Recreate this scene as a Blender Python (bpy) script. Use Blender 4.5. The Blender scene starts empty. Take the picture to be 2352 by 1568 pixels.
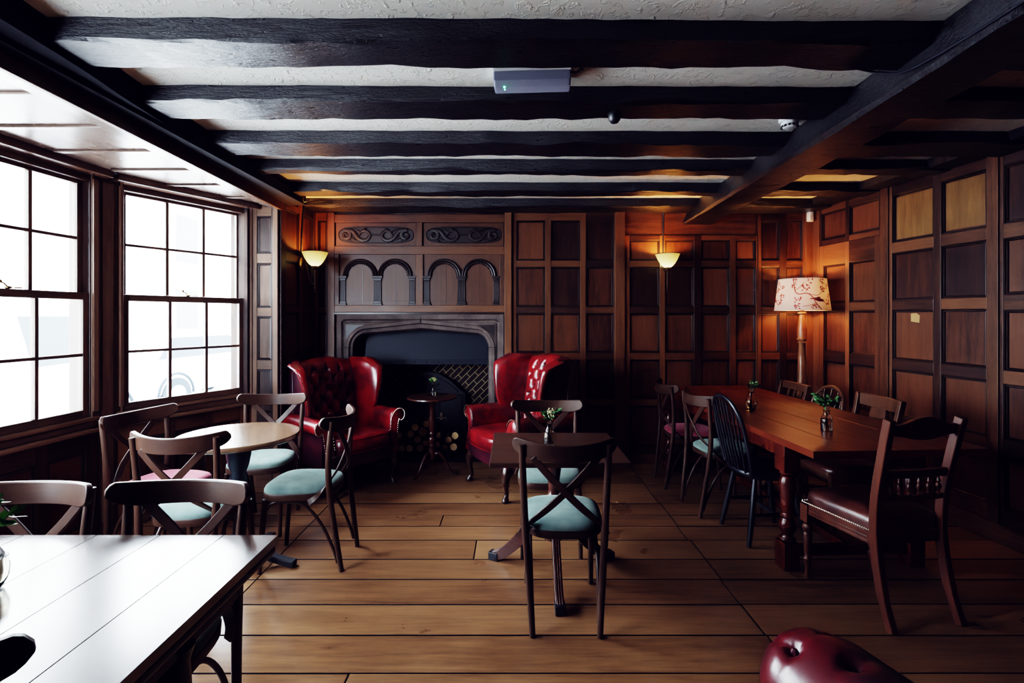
import bpy, math, random
from math import sin, cos, pi, sqrt, radians
from mathutils import Vector, Matrix
rnd = random.Random(7)
scn = bpy.context.scene
COL = scn.collection

# ------------------------------------------------------------------ helpers
def catmull(pts, n):
    P = [Vector(p) for p in pts]
    out = []
    m = len(P) - 1
    for i in range(n + 1):
        t = i / n * m
        k = min(int(t), m - 1); f = t - k
        p0 = P[max(k - 1, 0)]; p1 = P[k]; p2 = P[k + 1]; p3 = P[min(k + 2, m)]
        out.append(0.5 * ((2 * p1) + (p2 - p0) * f + (2 * p0 - 5 * p1 + 4 * p2 - p3) * f * f
                          + (3 * p1 - p0 - 3 * p2 + p3) * f ** 3))
    return out

def lerp(a, b, t): return a + (b - a) * t

class MB:
    def __init__(s):
        s.v = []; s.f = []; s.m = []; s.t = []; s.g = []
        s.mat = 0; s.tone = 0.5; s.grain = 0.0
    def face(s, idx):
        s.f.append(tuple(idx)); s.m.append(s.mat); s.t.append(s.tone); s.g.append(s.grain)
    def poly(s, pts):
        b = len(s.v); s.v += [Vector(p) for p in pts]; s.face(range(b, b + len(pts)))
    def box(s, lo, hi, M=None):
        b = len(s.v)
        for z in (lo[2], hi[2]):
            for x, y in ((lo[0], lo[1]), (hi[0], lo[1]), (hi[0], hi[1]), (lo[0], hi[1])):
                p = Vector((x, y, z)); s.v.append(M @ p if M else p)
        for q in ((3, 2, 1, 0), (4, 5, 6, 7), (0, 1, 5, 4), (1, 2, 6, 5), (2, 3, 7, 6), (3, 0, 4, 7)):
            s.face([b + i for i in q])
    def loft(s, rings, cap=True, closed=False, wrap=True):
        b = len(s.v); n = len(rings[0])
        for r in rings: s.v += [Vector(p) for p in r]
        R = len(rings)
        for i in range(R if closed else R - 1):
            a = b + i * n; c = b + ((i + 1) % R) * n
            for j in range(n if wrap else n - 1):
                k = (j + 1) % n
                s.face((a + j, a + k, c + k, c + j))
        if cap and not closed and wrap:
            s.face(range(b + n - 1, b - 1, -1)); s.face(range(b + (R - 1) * n, b + R * n))
    def paint(s, start, n, js, mat):
        for i in range(start, len(s.f)):
            if (i - start) % n in js and len(s.f[i]) == 4: s.m[i] = mat
    def tube(s, path, r, seg=10, closed=False, cap=True, squash=1.0):
        P = [Vector(p) for p in path]; n = len(P)
        R = r if isinstance(r, (list, tuple)) else [r] * n
        if len(R) != n:
            R = [lerp(R[min(int(i / (n - 1) * (len(R) - 1)), len(R) - 2)], R[min(int(i / (n - 1) * (len(R) - 1)), len(R) - 2) + 1],
                      i / (n - 1) * (len(R) - 1) - min(int(i / (n - 1) * (len(R) - 1)), len(R) - 2)) for i in range(n)]
        T = []
        for i in range(n):
            if closed: d = P[(i + 1) % n] - P[i - 1]
            else: d = P[min(i + 1, n - 1)] - P[max(i - 1, 0)]
            T.append(d.normalized() if d.length > 1e-9 else Vector((0, 0, 1)))
        up = Vector((0, 0, 1)) if abs(T[0].z) < .9 else Vector((1, 0, 0))
        N = (up - T[0] * up.dot(T[0])).normalized()
        rings = []
        for i in range(n):
            N = (N - T[i] * N.dot(T[i]))
            N = N.normalized() if N.length > 1e-6 else T[i].orthogonal().normalized()
            B = T[i].cross(N)
            rings.append([P[i] + (N * cos(2 * pi * k / seg) + B * sin(2 * pi * k / seg) * squash) * R[i] for k in range(seg)])
        s.loft(rings, cap=cap, closed=closed)
    def ribbon(s, path, norms, w, th):
        P = [Vector(p) for p in path]; n = len(P)
        W = w if isinstance(w, (list, tuple)) else [w] * n
        rings = []
        for i in range(n):
            d = (P[min(i + 1, n - 1)] - P[max(i - 1, 0)]).normalized()
            nn = Vector(norms[i]) if isinstance(norms, list) else Vector(norms)
            nn = (nn - d * nn.dot(d)).normalized(); bb = d.cross(nn)
            a = bb * W[i] / 2; t = nn * th / 2
            rings.append([P[i] + a + t, P[i] - a + t, P[i] - a - t, P[i] + a - t])
        s.loft(rings)
    def lathe(s, prof, c=(0, 0, 0), seg=20, cap=True, ang=0.0):
        c = Vector(c)
        rings = [[c + Vector((r * cos(ang + 2 * pi * k / seg), r * sin(ang + 2 * pi * k / seg), z)) for k in range(seg)] for r, z in prof]
        s.loft(rings, cap=cap)
    def ball(s, c, r, seg=8, rows=5, sc=(1, 1, 1)):
        c = Vector(c); rings = []
        for i in range(1, rows):
            a = pi * i / rows
            rings.append([c + Vector((sin(a) * cos(2 * pi * k / seg) * sc[0], sin(a) * sin(2 * pi * k / seg) * sc[1], -cos(a) * sc[2])) * r for k in range(seg)])
        b = len(s.v); s.loft(rings, cap=False); n = seg
        top = len(s.v); s.v.append(c + Vector((0, 0, r * sc[2]))); s.v.append(c - Vector((0, 0, r * sc[2])))
        e = b + (rows - 2) * n
        for k in range(n):
            s.face((e + k, e + (k + 1) % n, top)); s.face((b + (k + 1) % n, b + k, top + 1))
    def build(s, name, mats, parent=None, smooth=35, bevel=0.0, subsurf=0, loc=None):
        me = bpy.data.meshes.new(name)
        me.from_pydata([tuple(v) for v in s.v], [], s.f)
        if not isinstance(mats, (list, tuple)): mats = [mats]
        for m in mats: me.materials.append(m)
        me.polygons.foreach_set('material_index', s.m)
        a = me.attributes.new('tone', 'FLOAT', 'FACE'); a.data.foreach_set('value', s.t)
        a = me.attributes.new('grain', 'FLOAT', 'FACE'); a.data.foreach_set('value', s.g)
        import bmesh
        bm = bmesh.new(); bm.from_mesh(me); bmesh.ops.recalc_face_normals(bm, faces=bm.faces); bm.to_mesh(me); bm.free()
        if smooth:
            me.polygons.foreach_set('use_smooth', [True] * len(me.polygons))
            me.set_sharp_from_angle(angle=radians(smooth))
        me.update()
        o = bpy.data.objects.new(name, me); COL.objects.link(o)
        if parent is not None: o.parent = parent
        if loc is not None: o.location = loc
        if bevel:
            b = o.modifiers.new('bevel', 'BEVEL'); b.width = bevel; b.segments = 2; b.limit_method = 'ANGLE'; b.angle_limit = radians(40)
        if subsurf:
            b = o.modifiers.new('smooth', 'SUBSURF'); b.levels = subsurf; b.render_levels = subsurf
        return o

def thing(name, label, cat, loc=(0, 0, 0), rot=0.0, group=None):
    o = bpy.data.objects.new(name, None); COL.objects.link(o)
    o.location = loc; o.rotation_euler = (0, 0, rot); o.empty_display_size = .1
    o['label'] = label; o['category'] = cat
    if group: o['group'] = group
    return o
def tag(o, label, cat, group=None):
    o['label'] = label; o['category'] = cat
    if group: o['group'] = group
    return o
def struct(o, label=None):
    o['kind'] = 'structure'
    if label: o['label'] = label
    return o
def dup(root, loc, rot, label, group=None):
    r = root.copy(); COL.objects.link(r); r.location = loc; r.rotation_euler = (0, 0, rot)
    r['label'] = label
    if group: r['group'] = group
    for ch in list(root.children):
        c = ch.copy(); COL.objects.link(c); c.parent = r
        for g in list(ch.children):
            d = g.copy(); COL.objects.link(d); d.parent = c
    return r
def face_to(dx, dy):            # local +Y turned to the given direction
    return math.atan2(-dx, dy)

# ------------------------------------------------------------------ materials
class NT:
    def __init__(s, name):
        s.mat = bpy.data.materials.new(name); s.mat.use_nodes = True
        s.n = s.mat.node_tree.nodes; s.l = s.mat.node_tree.links
        s.bsdf = s.n['Principled BSDF']; s.out = s.n['Material Output']
    def new(s, t, **kw):
        nd = s.n.new(t)
        for k, v in kw.items(): setattr(nd, k, v)
        return nd
    def link(s, a, b): s.l.new(a, b)
    def set(s, **kw):
        for k, v in kw.items():
            s.bsdf.inputs[k.replace('_', ' ')].default_value = v
    def coord(s, scale=(1, 1, 1), rot=(0, 0, 0), kind='Object'):
        tc = s.new('ShaderNodeTexCoord'); mp = s.new('ShaderNodeMapping')
        s.link(tc.outputs[kind], mp.inputs[0]); mp.inputs['Scale'].default_value = scale; mp.inputs['Rotation'].default_value = rot
        return mp.outputs[0]
    def noise(s, vec, scale, detail=5, rough=.55, dist=0.0):
        nd = s.new('ShaderNodeTexNoise'); nd.inputs['Scale'].default_value = scale; nd.inputs['Detail'].default_value = detail
        nd.inputs['Roughness'].default_value = rough; nd.inputs['Distortion'].default_value = dist
        if vec is not None: s.link(vec, nd.inputs['Vector'])
        return nd.outputs['Fac']
    def ramp(s, fac, stops):
        r = s.new('ShaderNodeValToRGB'); s.link(fac, r.inputs[0])
        e = r.color_ramp.elements
        e[0].position = stops[0][0]; e[0].color = (*stops[0][1], 1)
        e[1].position = stops[-1][0]; e[1].color = (*stops[-1][1], 1)
        for p, c in stops[1:-1]:
            k = e.new(p); k.color = (*c, 1)
        return r.outputs[0]
    def math(s, op, a, b=None):
        m = s.new('ShaderNodeMath', operation=op)
        for i, x in enumerate((a, b)):
            if x is None: continue
            if isinstance(x, (int, float)): m.inputs[i].default_value = x
            else: s.link(x, m.inputs[i])
        return m.outputs[0]
    def mix(s, fac, a, b, mode='MIX'):
        m = s.new('ShaderNodeMix', data_type='RGBA', blend_type=mode)
        for i, x in ((0, fac), (6, a), (7, b)):
            if isinstance(x, (int, float)): m.inputs[i].default_value = x
            elif isinstance(x, tuple): m.inputs[i].default_value = (*x, 1)
            else: s.link(x, m.inputs[i])
        return m.outputs[2]
    def bump(s, h, strength=.2, dist=.01):
        b = s.new('ShaderNodeBump'); b.inputs['Strength'].default_value = strength; b.inputs['Distance'].default_value = dist
        s.link(h, b.inputs['Height']); s.link(b.outputs[0], s.bsdf.inputs['Normal'])
    def attr(s, name):
        a = s.new('ShaderNodeAttribute'); a.attribute_name = name
        return a.outputs['Fac']

def plain(name, col, rough=.5, metal=0.0, **kw):
    t = NT(name); t.set(Base_Color=(*col, 1), Roughness=rough, Metallic=metal, **kw)
    return t.mat

def wood(name, dark, light, rough=.4, axis='x', freq=1.0, coat=0.0, bump=.15, streak=.55, spec=.5):
    t = NT(name)
    st = {'x': (1.2, 14, 14), 'y': (14, 1.2, 14), 'z': (14, 14, 1.2)}[axis]
    st = tuple(k * freq for k in st)
    v = t.coord(st)
    a = t.noise(v, 1.6, 8, .62, .4)
    b = t.noise(t.coord(tuple(k * 5 for k in st)), 1.8, 4, .7)
    c = t.noise(t.coord((1, 1, 1)), 3.0, 3)
    f = t.math('ADD', t.math('MULTIPLY', a, 1.0 - streak * .5), t.math('MULTIPLY', b, streak * .5))
    f = t.math('ADD', t.math('MULTIPLY', f, .75), t.math('MULTIPLY', c, .25))
    t.link(t.ramp(f, [(.30, dark), (.52, tuple(lerp(p, q, .5) for p, q in zip(dark, light))), (.72, light)]), t.bsdf.inputs['Base Color'])
    t.set(Roughness=rough, Coat_Weight=coat, Coat_Roughness=.15, Specular_IOR_Level=spec)
    t.link(t.math('ADD', t.math('MULTIPLY', c, .18), rough - .09), t.bsdf.inputs['Roughness'])
    if bump: t.bump(f, bump, .004)
    return t.mat

def wall_wood(name, dark, light, rough=.42, spec=.5):
    """panelling: per-member tone and grain direction come from face attributes"""
    t = NT(name)
    g = t.attr('grain'); tone = t.attr('tone')
    vv = t.coord((16, 16, 1.4)); vh = t.coord((1.4, 1.4, 16))
    a = t.mix(g, vv, vh)
    off = t.new('ShaderNodeVectorMath', operation='ADD'); t.link(a, off.inputs[0])
    cmb = t.new('ShaderNodeCombineXYZ'); k = t.math('MULTIPLY', tone, 37.0)
    for i in range(3): t.link(k, cmb.inputs[i])
    t.link(cmb.outputs[0], off.inputs[1])
    n1 = t.noise(off.outputs[0], 1.4, 8, .65, .5)
    sc = t.new('ShaderNodeVectorMath', operation='SCALE'); t.link(off.outputs[0], sc.inputs[0]); sc.inputs['Scale'].default_value = 5
    n2 = t.noise(sc.outputs[0], 1.5, 4, .7)
    n3 = t.noise(t.coord((1, 1, 1)), 5.0, 5, .6)
    f = t.math('ADD', t.math('MULTIPLY', n1, .55), t.math('MULTIPLY', n2, .25))
    f = t.math('ADD', f, t.math('MULTIPLY', n3, .20))
    f = t.math('ADD', f, t.math('MULTIPLY', t.math('SUBTRACT', tone, .5), .42))
    t.link(t.ramp(f, [(.22, tuple(c * .35 for c in dark)), (.40, dark), (.56, tuple(lerp(p, q, .5) for p, q in zip(dark, light))), (.80, light)]), t.bsdf.inputs['Base Color'])
    t.link(t.math('ADD', t.math('MULTIPLY', n3, .25), rough - .12), t.bsdf.inputs['Roughness'])
    t.set(Specular_IOR_Level=spec)
    t.bump(f, .25, .004)
    return t.mat

M = {}
M['panel'] = wall_wood('oak_panelling', (.042, .0165, .0082), (.152, .063, .028))
M['panel_frame'] = wall_wood('oak_framing', (.042, .017, .0082), (.172, .076, .032), .45)
M['mould'] = wood('dark_moulding', (.012, .008, .007), (.040, .022, .014), .32, 'z')
M['bay_wood'] = wall_wood('worn_bay_oak', (.058, .032, .022), (.215, .128, .082), .36)
M['soffit'] = wood('soffit_oak', (.075, .050, .040), (.165, .115, .088), .27, 'y', spec=.34)
M['carve'] = wood('carved_oak', (.012, .008, .007), (.032, .019, .014), .42, 'z')
M['carve_field'] = wood('arcade_oak', (.055, .024, .012), (.125, .056, .027), .45, 'z')
M['chair'] = wood('bentwood_walnut', (.026, .012, .008), (.075, .038, .023), .40, 'z', spec=.35)
M['chair_rail'] = wood('bentwood_walnut_rail', (.026, .012, .008), (.078, .040, .024), .42, 'x', spec=.3)
M['mahog'] = wood('mahogany', (.030, .010, .006), (.085, .030, .017), .28, 'x', spec=.6)
M['mahog_z'] = wood('mahogany_turned', (.035, .011, .007), (.10, .033, .018), .25, 'z', spec=.6)
M['dark_leg'] = wood('dark_cabriole', (.016, .007, .005), (.050, .020, .012), .28, 'z', spec=.6)
M['redwood'] = wood('red_varnished_leg', (.055, .010, .005), (.12, .026, .012), .26, 'z', spec=.6)
M['redtop'] = wood('red_brown_top', (.075, .016, .006), (.18, .044, .015), .33, 'y', .8, bump=.04, spec=.5)
M['dark_top'] = wood('dark_oak_top', (.020, .011, .008), (.060, .032, .020), .24, 'x', .6, coat=1.0, bump=.05, spec=.9)
M['round_top'] = wood('elm_top', (.11, .062, .036), (.26, .155, .09), .20, 'x', .7, coat=1.0, bump=.05, spec=.7)
M['drop_top'] = wood('brown_top', (.035, .016, .010), (.085, .042, .025), .38, 'x', .7)
M['vic'] = wood('victorian_mahogany', (.060, .020, .012), (.16, .058, .030), .35, 'z')
M['oldchair'] = wood('old_oak_chair', (.055, .024, .013), (.14, .066, .034), .4, 'z')
M['black_wood'] = wood('black_painted_wood', (.006, .007, .010), (.018, .019, .024), .35, 'z')
M['lampwood'] = wood('lamp_column', (.14, .06, .03), (.34, .17, .085), .3, 'z')
M['iron'] = plain('black_iron', (.012, .012, .014), .5, .3)
M['castiron'] = plain('cast_iron', (.01, .01, .012), .6)
M['brass'] = plain('aged_brass', (.30, .19, .08), .35, .9)
M['bronze'] = plain('dark_bronze', (.06, .035, .02), .4, .8)
M['pewter'] = plain('pewter_nail', (.55, .48, .38), .3, 1.0)
M['white_plastic'] = plain('white_plastic', (.75, .77, .80), .4)
M['white_shell'] = plain('pale_casing', (.66, .68, .70), .5)
M['black_plastic'] = plain('black_plastic', (.01, .01, .012), .4)
M['conduit'] = plain('painted_conduit', (.02, .02, .026), .35, .2)
M['dark_gap'] = plain('flat_black', (.004, .004, .005), .9)
M['hearth'] = plain('dark_hearth_slab', (.02, .017, .016), .7)

def beam_mat():
    t = NT('black_beam_paint')
    v = t.coord((1.5, 12, 12)); n = t.noise(v, 2.2, 9, .7, .6)
    n2 = t.noise(t.coord((3, 9, 9)), 3.2, 6, .75)
    n3 = t.noise(t.coord((1, 1, 1)), 1.1, 3)
    t.link(t.ramp(n, [(.3, (.003, .003, .005)), (.7, (.010, .008, .009))]), t.bsdf.inputs['Base Color'])
    t.link(t.math('ADD', t.math('MULTIPLY', n2, .40), .13), t.bsdf.inputs['Roughness'])
    t.set(Specular_IOR_Level=.62)
    n5 = t.noise(t.coord((9, 22, 22)), 4.0, 5, .7)
    cr0 = t.ramp(t.noise(t.coord((.9, 16, 16)), 1.6, 4, .6), [(.485, (1, 1, 1)), (.50, (0, 0, 0)), (.515, (1, 1, 1))])
    h = t.math('ADD', t.math('MULTIPLY', n, .5), t.math('MULTIPLY', n2, .7))
    h = t.math('ADD', h, t.math('MULTIPLY', n5, .35))
    h = t.math('ADD', h, t.math('MULTIPLY', cr0, .22))
    t.bump(h, .85, .014)
    return t.mat
M['beam'] = beam_mat()
M['beam_dull'] = plain('matt_black_beam', (.006, .006, .008), .8, 0, Specular_IOR_Level=.15)
def plaster():
    t = NT('ceiling_plaster')
    n = t.noise(t.coord((1, 1, 1)), 22, 4, .6, .8); n2 = t.noise(t.coord((1, 1, 1)), 3, 3)
    h = t.ramp(n, [(.52, (0, 0, 0)), (.75, (1, 1, 1))])
    t.link(t.ramp(n2, [(.3, (.74, .74, .69)), (.7, (.84, .83, .77))]), t.bsdf.inputs['Base Color'])
    t.set(Roughness=.85); t.bump(h, .35, .02)
    return t.mat
M['plaster'] = plaster()
def floor_mat():
    t = NT('floor_boards')
    tone = t.attr('tone')
    v = t.coord((1.0, 13, 1))
    off = t.new('ShaderNodeVectorMath', operation='ADD'); t.link(v, off.inputs[0])
    cmb = t.new('ShaderNodeCombineXYZ'); t.link(t.math('MULTIPLY', tone, 61.0), cmb.inputs[0]); t.link(t.math('MULTIPLY', tone, 91.0), cmb.inputs[1])
    t.link(cmb.outputs[0], off.inputs[1])
    n1 = t.noise(off.outputs[0], 1.5, 9, .62, .9)
    sc = t.new('ShaderNodeVectorMath', operation='SCALE'); t.link(off.outputs[0], sc.inputs[0]); sc.inputs['Scale'].default_value = 4.5
    n2 = t.noise(sc.outputs[0], 1.6, 5, .7)
    n3 = t.noise(t.coord((1, 1, 1)), 2.0, 5, .6)
    f = t.math('ADD', t.math('MULTIPLY', n1, .48), t.math('MULTIPLY', n2, .24))
    f = t.math('ADD', f, t.math('MULTIPLY', n3, .28))
    f = t.math('ADD', f, t.math('MULTIPLY', t.math('SUBTRACT', tone, .5), .20))
    c = t.ramp(f, [(.26, (.068, .033, .018)), (.42, (.162, .084, .041)), (.56, (.245, .135, .067)), (.76, (.33, .196, .105))])
    # small dark knots and splits in some of the boards
    wob = t.new('ShaderNodeVectorMath', operation='ADD'); t.link(t.coord((2.0, 6.5, 1)), wob.inputs[0])
    nz = t.new('ShaderNodeTexNoise'); nz.inputs['Scale'].default_value = 9; t.link(t.coord((1, 3, 1)), nz.inputs['Vector'])
    scv = t.new('ShaderNodeVectorMath', operation='SCALE'); t.link(nz.outputs['Color'], scv.inputs[0]); scv.inputs['Scale'].default_value = .16
    t.link(scv.outputs[0], wob.inputs[1])
    vo = t.new('ShaderNodeTexVoronoi'); t.link(wob.outputs[0], vo.inputs['Vector']); vo.inputs['Scale'].default_value = .8
    sp_ = t.new('ShaderNodeSeparateColor'); t.link(vo.outputs['Color'], sp_.inputs[0])
    near = t.math('LESS_THAN', vo.outputs['Distance'], t.math('MULTIPLY', t.math('SUBTRACT', sp_.outputs[0], .40), .060))
    ringd = t.ramp(vo.outputs['Distance'], [(.02, (.70, .62, .55)), (.10, (1, 1, 1))])
    c = t.mix(1.0, c, ringd, 'MULTIPLY')
    c = t.mix(t.math('MULTIPLY', near, .9), c, (.012, .008, .009))
    t.link(c, t.bsdf.inputs['Base Color'])
    t.link(t.math('ADD', t.math('MULTIPLY', n3, .24), .19), t.bsdf.inputs['Roughness'])
    t.set(Specular_IOR_Level=.5)
    t.bump(f, .22, .005)
    return t.mat
M['floor'] = floor_mat()
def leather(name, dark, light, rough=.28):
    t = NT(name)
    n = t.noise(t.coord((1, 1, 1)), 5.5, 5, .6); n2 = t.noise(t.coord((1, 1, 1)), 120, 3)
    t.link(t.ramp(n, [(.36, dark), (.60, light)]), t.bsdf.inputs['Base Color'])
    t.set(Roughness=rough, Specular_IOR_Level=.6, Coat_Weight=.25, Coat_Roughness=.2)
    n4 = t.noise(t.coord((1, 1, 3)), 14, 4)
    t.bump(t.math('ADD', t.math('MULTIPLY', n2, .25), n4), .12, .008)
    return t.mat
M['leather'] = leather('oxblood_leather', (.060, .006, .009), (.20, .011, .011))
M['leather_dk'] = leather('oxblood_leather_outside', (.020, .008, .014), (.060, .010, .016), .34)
M['leather_br'] = leather('brown_leather', (.055, .020, .015), (.12, .042, .028), .32)
def velvet(name, a, b):
    t = NT(name)
    n = t.noise(t.coord((1, 1, 1)), 9, 4); n2 = t.noise(t.coord((1, 1, 1)), 260, 2)
    t.link(t.ramp(n, [(.3, a), (.7, b)]), t.bsdf.inputs['Base Color'])
    t.set(Roughness=.9, Sheen_Weight=.5, Sheen_Roughness=.4, Specular_IOR_Level=.1)
    t.bsdf.inputs['Sheen Tint'].default_value = (*[min(1, c * 2 + .2) for c in b], 1)
    t.bump(n2, .2, .003)
    return t.mat
M['green'] = velvet('green_velvet', (.095, .138, .130), (.178, .232, .212))
M['pink'] = velvet('pink_velvet', (.26, .06, .09), (.38, .12, .15))
def stone():
    t = NT('fireplace_stone')
    n = t.noise(t.coord((1, 1, 1)), 6, 8, .65); n2 = t.noise(t.coord((1, 1, 1)), 40, 4)
    t.link(t.ramp(n, [(.3, (.060, .046, .042)), (.55, (.12, .092, .080)), (.75, (.20, .165, .15))]), t.bsdf.inputs['Base Color'])
    t.set(Roughness=.75); t.bump(t.math('ADD', n, t.math('MULTIPLY', n2, .4)), .4, .01)
    return t.mat
M['stone'] = stone()
def brick():
    t = NT('firebox_brick')
    b = t.new('ShaderNodeTexBrick'); v = t.coord((1, 1, 1), (0, 0, 0))
    # wall lies in the XZ plane: turn XZ into the brick plane and tilt it 45 degrees
    sep = t.new('ShaderNodeSeparateXYZ'); t.link(v, sep.inputs[0])
    u = t.math('MULTIPLY', t.math('ADD', sep.outputs[0], sep.outputs[2]), .7071)
    w = t.math('MULTIPLY', t.math('SUBTRACT', sep.outputs[2], sep.outputs[0]), .7071)
    cb = t.new('ShaderNodeCombineXYZ'); t.link(u, cb.inputs[0]); t.link(w, cb.inputs[1]); t.link(cb.outputs[0], b.inputs['Vector'])
    b.inputs['Scale'].default_value = 1.0; b.inputs['Brick Width'].default_value = .15; b.inputs['Row Height'].default_value = .055
    b.inputs['Mortar Size'].default_value = .0035
    b.inputs['Color1'].default_value = (.040, .022, .018, 1); b.inputs['Color2'].default_value = (.022, .014, .013, 1); b.inputs['Mortar'].default_value = (.42, .33, .19, 1)
    t.link(b.outputs['Color'], t.bsdf.inputs['Base Color']); t.set(Roughness=.85)
    inv = t.math('SUBTRACT', 1.0, b.outputs['Fac']); t.bump(inv, .4, .006)
    return t.mat
M['brick'] = brick()
def log_end():
    t = NT('log_cut')
    w = t.new('ShaderNodeTexWave', wave_type='RINGS', rings_direction='Y'); t.link(t.coord((1, 1, 1)), w.inputs['Vector'])
    w.inputs['Scale'].default_value = 28; w.inputs['Distortion'].default_value = 1.5
    t.link(t.ramp(w.outputs['Fac'], [(.2, (.48, .31, .16)), (.8, (.72, .52, .30))]), t.bsdf.inputs['Base Color']); t.set(Roughness=.8)
    return t.mat
M['log_end'] = log_end()
M['bark'] = wood('log_bark', (.02, .013, .009), (.07, .045, .03), .85, 'y', bump=.5)
def pane():
    t = NT('window_pane_glass')
    tr = t.new('ShaderNodeBsdfTransparent'); gl = t.new('ShaderNodeBsdfGlossy'); gl.inputs['Roughness'].default_value = .02
    tr.inputs['Color'].default_value = (.97, .99, 1, 1)
    mx = t.new('ShaderNodeMixShader'); fr = t.new('ShaderNodeFresnel'); fr.inputs['IOR'].default_value = 1.35
    t.link(fr.outputs[0], mx.inputs[0]); t.link(tr.outputs[0], mx.inputs[1]); t.link(gl.outputs[0], mx.inputs[2]); t.link(mx.outputs[0], t.out.inputs[0])
    return t.mat
M['pane'] = pane()
M['vase_glass'] = plain('clear_glass', (1, 1, 1), .02, 0, Transmission_Weight=1.0, IOR=1.45)
M['water'] = plain('vase_water', (.93, .90, .72), .02, 0, Transmission_Weight=1.0, IOR=1.33)
M['leaf'] = plain('sprig_leaf', (.06, .16, .05), .5)
M['leaf_dk'] = plain('dark_sprig_leaf', (.035, .085, .040), .5)
M['leaf_lt'] = plain('bright_leaf', (.13, .30, .07), .45)
M['bloom'] = plain('cream_bloom', (.60, .52, .33), .6)
M['bloom_g'] = plain('green_bloom', (.22, .38, .16), .6)
M['twig'] = plain('twig', (.10, .055, .035), .7)
def bowl_mat():
    t = NT('amber_glass_bowl')
    tc = t.new('ShaderNodeTexCoord'); sp = t.new('ShaderNodeSeparateXYZ'); t.link(tc.outputs['Object'], sp.inputs[0])
    f = t.math('DIVIDE', sp.outputs[2], .13)
    col = t.ramp(f, [(0.05, (1.0, .84, .40)), (.45, (1.0, .74, .22)), (1.0, (.74, .48, .10))])
    st = t.ramp(f, [(0.05, (1, 1, 1)), (.40, (.50, .50, .50)), (1.0, (.24, .24, .24))])
    t.link(col, t.bsdf.inputs['Emission Color']); t.link(t.math('MULTIPLY', st, 1.5), t.bsdf.inputs['Emission Strength'])
    t.set(Base_Color=(.6, .45, .2, 1), Roughness=.3)
    return t.mat
M['bowl'] = bowl_mat()
def shade_mat(name, col):
    t = NT(name)
    d = t.new('ShaderNodeBsdfDiffuse'); tr = t.new('ShaderNodeBsdfTranslucent'); mx = t.new('ShaderNodeMixShader')
    d.inputs[0].default_value = (*col, 1); tr.inputs[0].default_value = (*col, 1); mx.inputs[0].default_value = .05
    t.link(d.outputs[0], mx.inputs[1]); t.link(tr.outputs[0], mx.inputs[2]); t.link(mx.outputs[0], t.out.inputs[0])
    return t.mat
M['shade'] = shade_mat('linen_shade', (.84, .74, .74))
M['toile'] = shade_mat('red_toile_print', (.50, .13, .11))
def emit(name, col, s):
    t = NT(name); t.set(Base_Color=(*col, 1), Emission_Color=(*col, 1), Emission_Strength=s); return t.mat
M['led'] = emit('green_led', (.1, 1.0, .45), 6)
M['bulb'] = emit('lit_bulb', (1.0, .62, .28), 12)
def diffuser():
    t = NT('emergency_diffuser'); t.set(Base_Color=(.55, .58, .74, 1), Roughness=.12, Transmission_Weight=.55, IOR=1.2); return t.mat
M['diffuser'] = diffuser()
M['tube'] = plain('fluorescent_tube', (.8, .8, .85), .3)
# outdoors
M['render_wall'] = plain('pale_render', (.80, .80, .78), .9)
M['road'] = plain('pale_road', (.55, .55, .55), .9)
M['car_white'] = plain('white_car_paint', (.85, .87, .88), .25)
M['car_grey'] = plain('silver_car_paint', (.60, .66, .70), .3)
M['tyre'] = plain('tyre_rubber', (.012, .016, .02), .9, Specular_IOR_Level=.1)
M['car_glass'] = plain('car_glass', (.012, .018, .024), .3, Specular_IOR_Level=.1)
M['far_glass'] = plain('far_window_glass', (.03, .04, .05), .3, Specular_IOR_Level=.2)

# ------------------------------------------------------------------ room data
EYE = 1.45
YB = 4.876                     # back wall
PXM = 231.7                    # image pixels per metre at the depth of the back wall
def sx(p): return (p - 1176) / PXM
def sz(p): return EYE + (726 - p) / PXM
CEIL = 2.55
def right_x(y): return 2.98 - .0973 * (y - YB)

# ---- floor
mb = MB()
ys = [-1.35]
for w in (.25, .24, .26, .23, .25, .24, .26, .24, .25, .24, .24, .26, .26, .24):
    ys.append(ys[-1] + w)
ys = [y for y in ys if y < 1.72] + [1.76, 2.0, 2.238, 2.479, 2.713, 2.94, 3.19, 3.40, 3.59, 3.82, 4.05, 4.27, 4.50, 4.70, 4.93]
for i in range(len(ys) - 1):
    y0, y1 = ys[i], ys[i + 1]
    br = [-2.95, -1.41, 1.15 + rnd.uniform(-.012, .012), 3.75]
    if rnd.random() < .35: br.insert(2, rnd.uniform(-.9, .6))
    if abs(y0 - 3.40) < .01: br = [-2.95, -1.41, -.5, 1.15, 3.75]
    for k in range(len(br) - 1):
        mb.tone = rnd.random()
        zz = rnd.uniform(-.0015, 0)
        g = rnd.choice((.0035, .0045, .006, .009))
        mb.box((br[k] + .0025, y0 + g / 2 + rnd.uniform(0, .002), -.02), (br[k + 1] - .0025, y1 - g / 2, zz)); mb.m[-4:] = [1] * 4  # board sides coloured black, so the gaps stay shaded where light reaches
mb.mat = 1
mb.box((-2.95, -1.4, -.06), (3.75, 4.95, -.021))
fl = struct(mb.build('floor', [M['floor'], M['dark_gap']], smooth=0, bevel=.003), 'wide worn oak floorboards')

# ---- ceiling
mb = MB()
mb.box((-2.2, -1.4, CEIL), (3.75, 5.0, CEIL + .08))
struct(mb.build('ceiling', M['plaster'], smooth=0), 'off-white textured plaster between the beams')

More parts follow.
